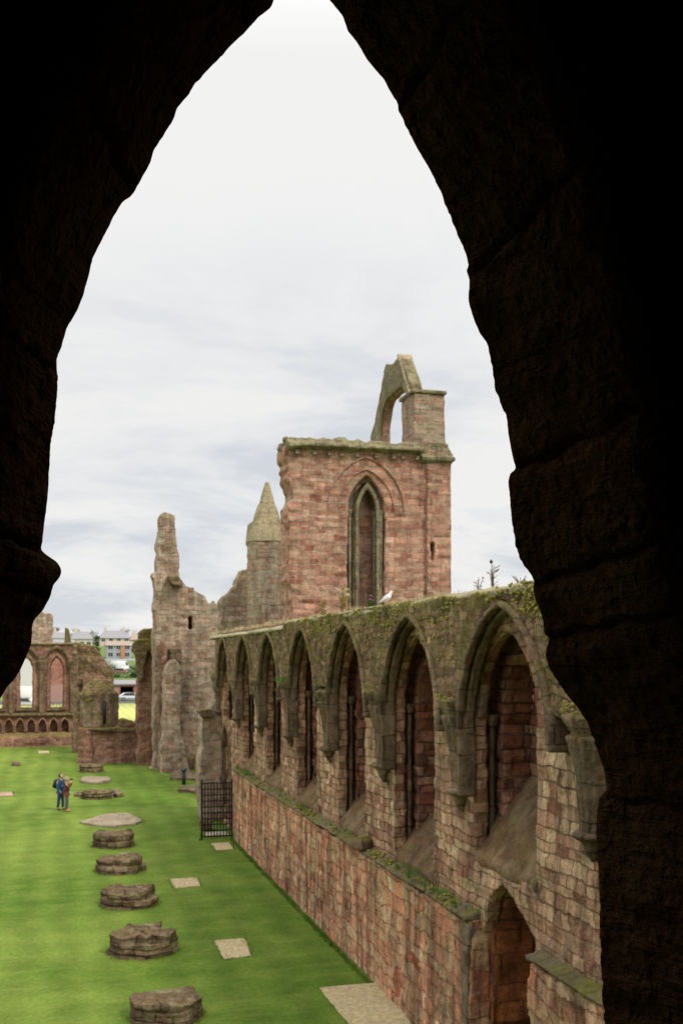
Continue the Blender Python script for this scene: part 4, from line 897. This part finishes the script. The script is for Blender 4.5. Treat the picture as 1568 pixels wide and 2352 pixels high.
# ================================================================== the two visitors
m_skin = plain('skin', (.50, .30, .21), .6, noise=.03)
def person(label, u, v, H, rz, jacket, trousers, shoes, hair, pose):
    X, Y = GR(u, v); t = thing('person', label, 'person', (X, Y, .03), rz)
    s = H / 1.78
    def sc(p): return tuple(c * s for c in p)
    A = pose['arms']
    # skeleton facing +X
    V_ = [(0, 0, .97), (.0, 0, 1.12), (.0, 0, 1.30), (-.01, 0, 1.45), (pose['hx'] * .4, 0, 1.53), (pose['hx'], 0, 1.60)]; rad_ = [(.11, .16), (.10, .14), (.115, .17), (.08, .12), .055, .06]
    E_ = [(0, 1), (1, 2), (2, 3), (3, 4), (4, 5)]
    def add(p, r, par): V_.append(p); rad_.append(r); E_.append((par, len(V_) - 1)); return len(V_) - 1
    arms = []
    for s_ in (1, -1):
        hp = add((0, s_ * .09, .90), .09, 0); kn = add((.02 + pose['leg'] * s_, s_ * .10, .50), .06, hp); an = add((-.02 + 1.4 * pose['leg'] * s_, s_ * .11, .09), .042, kn); add((.14 + 1.4 * pose['leg'] * s_, s_ * .12, .045), .035, an)
        sh = add((-.01, s_ * .18, 1.42), .065, 3); el_ = add(A[s_][0], .045, sh); wr = add(A[s_][1], .03, el_); pm_ = add(A[s_][2], .034, wr)
        wv = Vector(A[s_][2]) - Vector(A[s_][1]); wv.normalize(); side = wv.cross(Vector((0, 0, 1))).normalized() if abs(wv.z) < .9 else Vector((0, 1, 0))
        cu = Vector((-.3, -s_ * .5, .2)) if A[s_][1][2] > 1.3 else Vector((.3, -s_ * .3, 0))
        for q in range(4):
            b0 = Vector(A[s_][2]) + side * (q - 1.5) * .021; L_ = (.034, .040, .038, .030)[q]
            k1 = add(tuple(b0 + wv * .045), .0095, pm_); k2 = add(tuple(b0 + wv * (.045 + L_) + cu * .012), .0085, k1); add(tuple(b0 + wv * (.045 + L_ * 1.7) + cu * .035), .0075, k2)
        k1 = add(tuple(Vector(A[s_][2]) - side * .045 + wv * .0), .011, pm_); add(tuple(Vector(A[s_][2]) - side * .06 + wv * .035 + cu * .01), .009, k1)
        arms.append((sh, el_, wr))
    body_ = skinmesh([sc(p) for p in V_], E_, [tuple(c * s for c in r) if isinstance(r, tuple) else r * s for r in rad_], 0, 1)
    hx = pose['hx']; tilt = pose['tilt']
    hb = [sph((0, 0, 0), .115, (.90, .70, 1.05), 16), sph((.095, 0, -.012), .02, (1.1, .7, 1.2), 8), sph((.0, .083, -.01), .024, (.7, .5, 1.2), 8), sph((.0, -.083, -.01), .024, (.7, .5, 1.2), 8), sph((.085, 0, -.06), .02, (.6, 1.3, .4), 8)]
    hm = join(*hb); Mh = Matrix.Translation((hx * s, 0, 1.665 * s)) @ Matrix.Rotation(tilt, 4, 'Y') @ Matrix.Scale(s, 4); hm.transform(Mh)
    link('body', join(body_, hm), m_skin, t)
    for s_ in (1, -1):
        em = sph((.098, s_ * .032, .012), .009, (1, 1, 1), 8); em.transform(Mh); link('eye', em, m_eye, t)
    hr = sph((-.018, 0, .022), .121, (.95, .76, 1.05), 16)
    bm = bmesh.new(); bm.from_mesh(hr); bmesh.ops.delete(bm, geom=[v for v in bm.verts if v.co.x > .035 and v.co.z < .075 or v.co.z < (-.10 if pose.get('long') else -.045)], context='VERTS')
    hr = from_bm(bm); hr.transform(Mh); o = link('hair', hr, hair, t); sm_ = o.modifiers.new('s', 'SOLIDIFY'); sm_.thickness = .012; sm_.offset = 1
    # jacket and trousers
    jv = [(0, 0, .86), (0, 0, .98), (0, 0, 1.14), (0, 0, 1.30), (-.01, 0, 1.44), (-.01 + hx * .3, 0, 1.52)]; jr = [(.15, .20), (.145, .19), (.135, .18), (.145, .195), (.105, .15), .075]; je = [(0, 1), (1, 2), (2, 3), (3, 4), (4, 5)]
    for s_ in (1, -1):
        a0 = len(jv); jv += [(-.01, s_ * .19, 1.42), A[s_][0], tuple(Vector(A[s_][0]).lerp(Vector(A[s_][1]), .93))]; jr += [.085, .065, .052]; je += [(4, a0), (a0, a0 + 1), (a0 + 1, a0 + 2)]
    link('jacket', skinmesh([sc(p) for p in jv], je, [tuple(c * s for c in r) if isinstance(r, tuple) else r * s for r in jr], 1, 1), jacket, t)
    tv = [(0, 0, .98), (0, 0, .90)]; tr_ = [(.13, .17), (.13, .17)]; te = [(0, 1)]
    for s_ in (1, -1):
        a0 = len(tv); L_ = pose['leg'] * s_; tv += [(0, s_ * .09, .84), (.02 + L_, s_ * .10, .50), (-.02 + 1.4 * L_, s_ * .11, .09)]; tr_ += [.105, .078, .066]; te += [(1, a0), (a0, a0 + 1), (a0 + 1, a0 + 2)]
        shv = skinmesh([sc(p) for p in ((-.06 + 1.4 * L_, s_ * .11, .05), (.04 + 1.4 * L_, s_ * .115, .05), (.19 + 1.4 * L_, s_ * .125, .035))], [(0, 1), (1, 2)], [.05 * s, .055 * s, .04 * s], 0, 1); link('shoe', shv, shoes, t)
    link('trousers', skinmesh([sc(p) for p in tv], te, [tuple(c * s for c in r) if isinstance(r, tuple) else r * s for r in tr_], 0, 1), trousers, t)
    return t
blue = plain('blue_jacket', (.02, .07, .19), .7); jeans = plain('blue_denim', (.035, .06, .13), .85); rust = plain('rust_jacket', (.16, .045, .025), .8); olive = plain('grey_brown_trousers', (.09, .085, .07), .85)
brn = plain('brown_hair', (.07, .045, .03), .8); gry = plain('grey_blond_hair', (.35, .28, .2), .8); shoe = plain('brown_leather', (.07, .035, .025), .6); oshoe = plain('orange_shoes', (.5, .16, .05), .6)
p1 = person('standing man in a blue jacket and jeans looking up at the ruins', 139, 1862, 1.80, R(-35), blue, jeans, shoe, brn,
       dict(hx=.03, tilt=R(-22), leg=.05, arms={1: [(-.02, .24, 1.16), (.08, .2, .95), (.11, .19, .90)], -1: [(-.02, -.25, 1.15), (.10, -.2, .96), (.13, -.19, .91)]}))
p2 = person('standing woman in a rust coloured top and dark trousers raising a camera to her eye', 153, 1865, 1.68, R(-10), rust, olive, oshoe, gry,
       dict(hx=.02, tilt=R(-12), leg=-.03, long=True, arms={1: [(.14, .24, 1.24), (.25, .11, 1.52), (.25, .07, 1.57)], -1: [(.14, -.24, 1.24), (.25, -.11, 1.52), (.25, -.07, 1.57)]}))
# rucksack worn by the man
rk = thing('rucksack', 'black rucksack on the back of the man in blue', 'rucksack', p1.location, R(-35))
bm = bmesh.new(); bm.from_mesh(box(-.36, -.15, -.16, .16, 1.05, 1.5)); bmesh.ops.bevel(bm, geom=bm.edges[:], offset=.07, segments=3, affect='EDGES'); link('bag', from_bm(bm), m_black, rk)
bm = bmesh.new(); bm.from_mesh(box(-.41, -.34, -.12, .12, 1.08, 1.28)); bmesh.ops.bevel(bm, geom=bm.edges[:], offset=.03, segments=2, affect='EDGES'); link('front_pocket', from_bm(bm), m_black, rk)
for s_ in (1, -1): link('shoulder_strap', tube([(-.17, s_ * .11, 1.47), (-.06, s_ * .12, 1.56), (.1, s_ * .12, 1.50), (.155, s_ * .12, 1.36), (.1, s_ * .16, 1.18), (-.15, s_ * .14, 1.1)], .018, 6), m_black, rk)
cmr = thing('camera_body', 'small black camera held to the eye of the woman in rust', 'camera', p2.location, R(-10))
link('body', bbox(.17, .225, -.065, .065, 1.525, 1.61, .01), m_black, cmr); link('lens', tube([(.225, 0, 1.565), (.30, 0, 1.575)], [.033, .036], 12), m_black, cmr)
tag(link('waist_bag', bbox(.12, .2, -.1, .1, .88, .97, .03), plain('pale_cloth', (.6, .6, .62), .7)), 'small pale bag at the waist of the woman with the camera', 'bag')
bpy.data.objects['waist_bag'].location = p2.location; bpy.data.objects['waist_bag'].rotation_euler = (0, 0, R(-10))

# ================================================================== beyond the abbey
def wallbox(x0, x1, y0, y1, z0, z1): return box(x0, x1, y0, y1, z0, z1)
m_wpaint = plain('white_render', (.70, .70, .68), .8, noise=.05); m_glass = plain('window_glass', (.04, .05, .06), .15); m_brick = stone('red_brick', [(.30, .11, .08), (.36, .15, .11), (.26, .10, .08)], bw=.5, bh=.2, mortar=(.35, .25, .2), lich=0, dark=.05, streak=.1, bump=.2)
m_slate = plain('grey_slate', (.27, .26, .27), .7, noise=.1, nscale=2); m_tile = plain('brown_tiles', (.34, .27, .21), .8, noise=.1, nscale=2); m_harl = plain('cream_harling', (.62, .53, .43), .9, noise=.05); m_ghl = plain('grey_harling', (.36, .37, .40), .9, noise=.05); m_orb = plain('orange_brick', (.46, .24, .16), .9, noise=.1)  # roofs and orange brick paled, distance haze put into their colour
def house(name, label, u0, u1, vb, vw, vr, d, wall_m, roof_m, nw=2, storeys=2, chim=1, accent=None, depth=9, group='houses on the far hillside', hip=True):
    x0, y0, z0 = AT(u0, vb, d); x1, y1, _ = AT(u1, vb, d); zw = AT(u0, vw, d)[2]; zr = AT(u0, vr, d)[2]; y = (y0 + y1) / 2; gz = min(ground_z(y), z0) - .5
    t = thing(name, label, 'house', ((x0 + x1) / 2, y + depth / 2, gz), 0, group); ox, oy, oz_ = t.location
    w2 = (x1 - x0) / 2; H = zw - gz; Rr = zr - gz
    link('wall', box(-w2, w2, -depth / 2, depth / 2, 0, H), wall_m, t, False)
    e_ = .4; hp = w2 * .35 if hip else .0
    rv = [(-w2 - e_, -depth / 2 - e_, H), (w2 + e_, -depth / 2 - e_, H), (w2 + e_, depth / 2 + e_, H), (-w2 - e_, depth / 2 + e_, H), (-w2 + hp, 0, Rr), (w2 - hp, 0, Rr)]
    link('roof', from_py(rv, [(0, 1, 5, 4), (1, 2, 5), (2, 3, 4, 5), (3, 0, 4), (3, 2, 1, 0)]), roof_m, t, False)
    for c in range(chim):
        cx = -w2 * .6 + c * w2 * 1.2
        link('chimney', join(box(cx - .5, cx + .5, -.4, .4, Rr - 1.3, Rr + 1.1), box(cx - .3, cx - .05, -.15, .15, Rr + 1.1, Rr + 1.5), box(cx + .05, cx + .3, -.15, .15, Rr + 1.1, Rr + 1.5)), m_harl, t, False)
    base = z0 - gz
    for sy in range(storeys):
        for k in range(nw):
            cx = -w2 + 2 * w2 * (k + .5) / nw; zz = base + .9 + sy * (H - base) / storeys
            fr = link('window', box(cx - .75, cx + .75, -depth / 2 - .06, -depth / 2 + .1, zz, zz + 1.3), m_wpaint, t, False)
            link('pane', join(box(cx - .66, cx - .04, -depth / 2 - .09, -depth / 2 - .055, zz + .09, zz + 1.21), box(cx + .04, cx + .66, -depth / 2 - .09, -depth / 2 - .055, zz + .09, zz + 1.21)), m_glass, fr, False)
    if accent: link('brick_bay', box(w2 * .12, w2 * .5, -depth / 2 - .3, -depth / 2 + .05, base, H - .2), accent, t, False)
    return t
house('house', 'grey harled house with an orange brick bay, lowest on the hill between the ruins', 244, 302, 1516, 1483, 1472, 300, m_ghl, m_tile, 3, 2, 0, m_orb, hip=False)
house('house', 'grey roofed house standing highest behind the orange brick bay house', 228, 300, 1480, 1466, 1448, 380, m_harl, m_slate, 4, 1, 2)
house('house', 'pale house under a grey roof above the broken stump, left of the dark conifer', 165, 212, 1488, 1468, 1450, 370, m_harl, m_slate, 3, 1, 1)
house('house', 'grey roofed house beside the block on the far wall top', 120, 152, 1488, 1466, 1452, 360, m_wpaint, m_slate, 2, 1, 1)
house('house', 'cream house tucked against the mossy topped pier on the hill', 300, 345, 1486, 1470, 1456, 350, m_harl, m_tile, 2, 1, 1)
def shed(name, label, u0, u1, vb, vt, d, wall_m, roof_m, door=None, depth=8):
    x0, y0, z0 = AT(u0, vb, d); x1, _, _ = AT(u1, vb, d); H = AT(u0, vt, d)[2]
    t = thing(name, label, 'building', ((x0 + x1) / 2, y0 + depth / 2, 0)); w2 = (x1 - x0) / 2
    link('wall', box(-w2, w2, -depth / 2, depth / 2, -.3, H), wall_m, t, False)
    link('roof', prism([(-depth / 2 - .4, H), (-depth / 2 - .4, H + .25), (0, H + .9), (depth / 2 + .4, H + .25), (depth / 2 + .4, H)], -w2 - .4, w2 + .4, 'X'), roof_m, t, False)
    for (a, b, h0, h1, mt) in (door or []): link('door', box(-w2 + a, -w2 + b, -depth / 2 - .08, -depth / 2 + .05, h0, h1), mt, t, False)
    return t
m_pinkb = plain('pink_render', (.40, .24, .20), .9); m_dk = plain('dark_opening', (.02, .02, .02), .9); m_redd = plain('red_trim', (.32, .10, .07), .6)  # red trim dulled, standing in for the same haze
shed('garage', 'low pinkish garage with a dark open doorway beyond the gap in the low wall', 262, 345, 1603, 1574, 200, m_pinkb, m_slate, [(1.0, 3.9, 0, 2.3, m_redd), (1.2, 3.6, 0, 2.1, m_dk), (8, 11, 0, 2.2, m_wpaint)])
shed('brick_building', 'plain red brick building filling the right hand lancet of the far wall', 96, 168, 1618, 1478, 168, m_brick, m_slate, [(1, 9.5, 0, 3.0, m_pinkb)])
bpy.data.objects['brick_building'].location.y += 12
shed('white_building', 'white gabled building filling the lancet beside the dark foreground arch', -60, 84, 1610, 1505, 190, m_wpaint, m_slate, [(12, 15, 0, 3, m_dk)], 10)
bpy.data.objects['white_building'].location.y += 6
def vehicle(name, label, cat, u, v, d, L_, W_, H_, mat, van=False, rz=0, group='vehicles beyond the abbey'):
    x, y, z = AT(u, v, d); z = ground_z(y) + .05
    t = thing(name, label, cat, (x, y, z), rz, group)
    if van: pr = [(-.5, .12), (.47, .12), (.5, .3), (.46, .45), (.40, .55), (.30, .95), (.26, 1), (-.49, 1), (-.5, .9)]; gl = [(.29, .58), (.385, .58), (.30, .88), (.24, .88)]
    else: pr = [(-.5, .2), (.49, .2), (.5, .42), (.46, .55), (.25, .62), (.12, .97), (-.1, 1), (-.3, .96), (-.44, .66), (-.5, .6)]; gl = [(-.37, .66), (.2, .64), (.1, .92), (-.1, .94), (-.27, .91)]
    bm = bmesh.new(); bm.from_mesh(prism([(a * L_, b * H_) for a, b in pr], -W_ / 2, W_ / 2, 'Y')); bmesh.ops.bevel(bm, geom=bm.edges[:], offset=.06, segments=2, affect='EDGES'); link('body', from_bm(bm), mat, t)
    for s in (1, -1): link('window', prism([(a * L_, b * H_) for a, b in gl], s * (W_ / 2 + .004), s * (W_ / 2 + .02), 'Y'), m_glass, t, False)
    for sx in (.31, -.31):
        for s in (1, -1):
            wh = link('wheel', tube([(sx * L_, s * (W_ / 2 - .12), .32), (sx * L_, s * (W_ / 2 + .03), .32)], .32, 16), m_black, t, False); link('hub', tube([(sx * L_, s * (W_ / 2 + .02), .32), (sx * L_, s * (W_ / 2 + .045), .32)], .18, 12), m_panel, wh, False)
    return t
m_wcar = plain('white_car_paint', (.75, .76, .78), .25, noise=.01); m_scar = plain('silver_car_paint', (.5, .52, .55), .25, .3, noise=.01); m_rcar = plain('red_car_paint', (.32, .12, .10), .3, noise=.01)  # red paint dulled too, haze put into its colour
vehicle('parked_car', 'silver white car parked before the pinkish garage', 'car', 301, 1608, 186, 4.3, 1.75, 1.45, m_wcar)
vehicle('parked_van', 'white van seen through the lancet beside the dark foreground arch', 'van', 62, 1612, 172, 6.2, 2.1, 2.9, m_wcar, True)
vehicle('parked_car', 'pale car in front of the white van behind the far lancet', 'car', 58, 1618, 160, 4.2, 1.75, 1.45, m_scar)
vehicle('parked_truck', 'white and red camper parked on the slope above the garage', 'truck', 274, 1543, 258, 5.6, 2.1, 2.7, m_wcar, True)
vehicle('parked_car', 'small red car parked just below the camper on the slope', 'car', 277, 1549, 250, 4.0, 1.7, 1.4, m_rcar)
# low fence under the brick building
fx0 = AT(100, 1612, 150)[0]; fx1 = AT(160, 1612, 150)[0]
fn = thing('metal_fence', 'thin dark railing in front of the brick building', 'fence', (fx0, 150, 0))
link('rails', join(*[box(0, fx1 - fx0, -.02, .02, z, z + .05) for z in (.3, 1.1)]), m_iron, fn, False)
for k in range(9): link('post', box((fx1 - fx0) * k / 8 - .03, (fx1 - fx0) * k / 8 + .03, -.03, .03, 0, 1.2), m_iron, fn, False)
# trees and bushes
def tree(name, label, u, vb, vt, d, wpx, mat, conifer=False, leaves=900, group=None, cat='tree'):
    x, y, z0 = AT(u, vb, d); H = (vb - vt) * d / F; Wd = wpx * d / F / 2; gz = min(z0, ground_z(y))
    t = thing(name, label, cat, (x, y, gz), 0, group); H += z0 - gz
    lm = [tube([(0, 0, -.3), (.05, 0, H * .5), (0, 0, H * .9)], [H * .03, H * .02, H * .006], 7)]
    for k in range(6):
        a = k * 1.1; lm.append(tube([(0, 0, H * (.3 + .08 * k)), (math.cos(a) * Wd * .6, math.sin(a) * Wd * .6, H * (.45 + .08 * k))], [H * .012, H * .004], 5))
    link('trunk', join(*lm), m_bark, t)
    vs, fs = [], []
    cl = []
    for k in range(22):
        f = random.uniform(.12, .95); rr = (1 - f) * .9 + .1 if conifer else math.sqrt(max(0, 1 - ((f - .55) / .5) ** 2))
        a = random.uniform(0, 6.28); cl.append((math.cos(a) * rr * Wd * random.uniform(.3, .85), math.sin(a) * rr * Wd * random.uniform(.3, .85), H * f, (.35 if conifer else .4) * Wd * random.uniform(.6, 1.2)))
    for k in range(leaves):
        c = random.choice(cl); p = Vector(c[:3]) + Vector((random.gauss(0, 1), random.gauss(0, 1), random.gauss(0, .8))) * c[3] * .55
        if p.z < H * .06: continue
        s = random.uniform(.12, .3) * max(.6, H / 8); q = Vector((random.gauss(0, 1), random.gauss(0, 1), random.gauss(0, 1))).normalized(); r_ = q.orthogonal().normalized() * s; r2 = q.cross(r_)
        b0 = len(vs); vs += [p - r_, p + r2 * .6, p + r_, p - r2 * .6]; fs.append((b0, b0 + 1, b0 + 2, b0 + 3))
    link('crown', from_py(vs, fs), mat, t, False); return t
random.seed(31)
tree('conifer', 'dark upright conifer between the crumbling wall and the hillside houses', 222, 1500, 1461, 285, 26, m_leafd, True, 1600)
gt = 'trees behind the hillside houses'
for i, (u, vt, wd, lab) in enumerate(((128, 1440, 30, 'leafy tree right behind the block on the far wall top'), (176, 1440, 30, 'round tree peeping over the roof above the broken stump'), (214, 1450, 34, 'leafy tree between the two grey roofed houses'), (288, 1446, 34, 'leafy tree behind the right end of the highest roof'), (318, 1452, 40, 'tree behind the cream house by the mossy topped pier'))):
    tree('leafy_tree', lab, u, 1485, vt, 430, wd, m_leafm, False, 1100, gt)
gb = 'bushes on the slope above the garage'
for i, (u, v, wd, lab) in enumerate(((268, 1566, 34, 'bush just above the left end of the garage roof'), (292, 1568, 34, 'bush above the middle of the garage roof'), (306, 1545, 30, 'bush beside the camper, against the pier'), (254, 1530, 30, 'bush under the left corner of the orange brick bay house'), (310, 1562, 24, 'small bush above the right end of the garage roof'))):
    tree('bush', lab, u, v, v - 14, 240, wd, m_leafm if i % 2 else m_leafd, False, 700, gb, 'bush')
xw0 = AT(240, 1520, 290)[0]; xw1 = AT(330, 1520, 290)[0]; _, yw, zw = AT(280, 1522, 290)
tag(link('garden_wall', rough(box(xw0, xw1, yw, yw + .6, zw - 2.0, zw + 1.0), .25, .1, .5), m_ghl), 'grey garden wall below the orange brick bay house', 'wall')
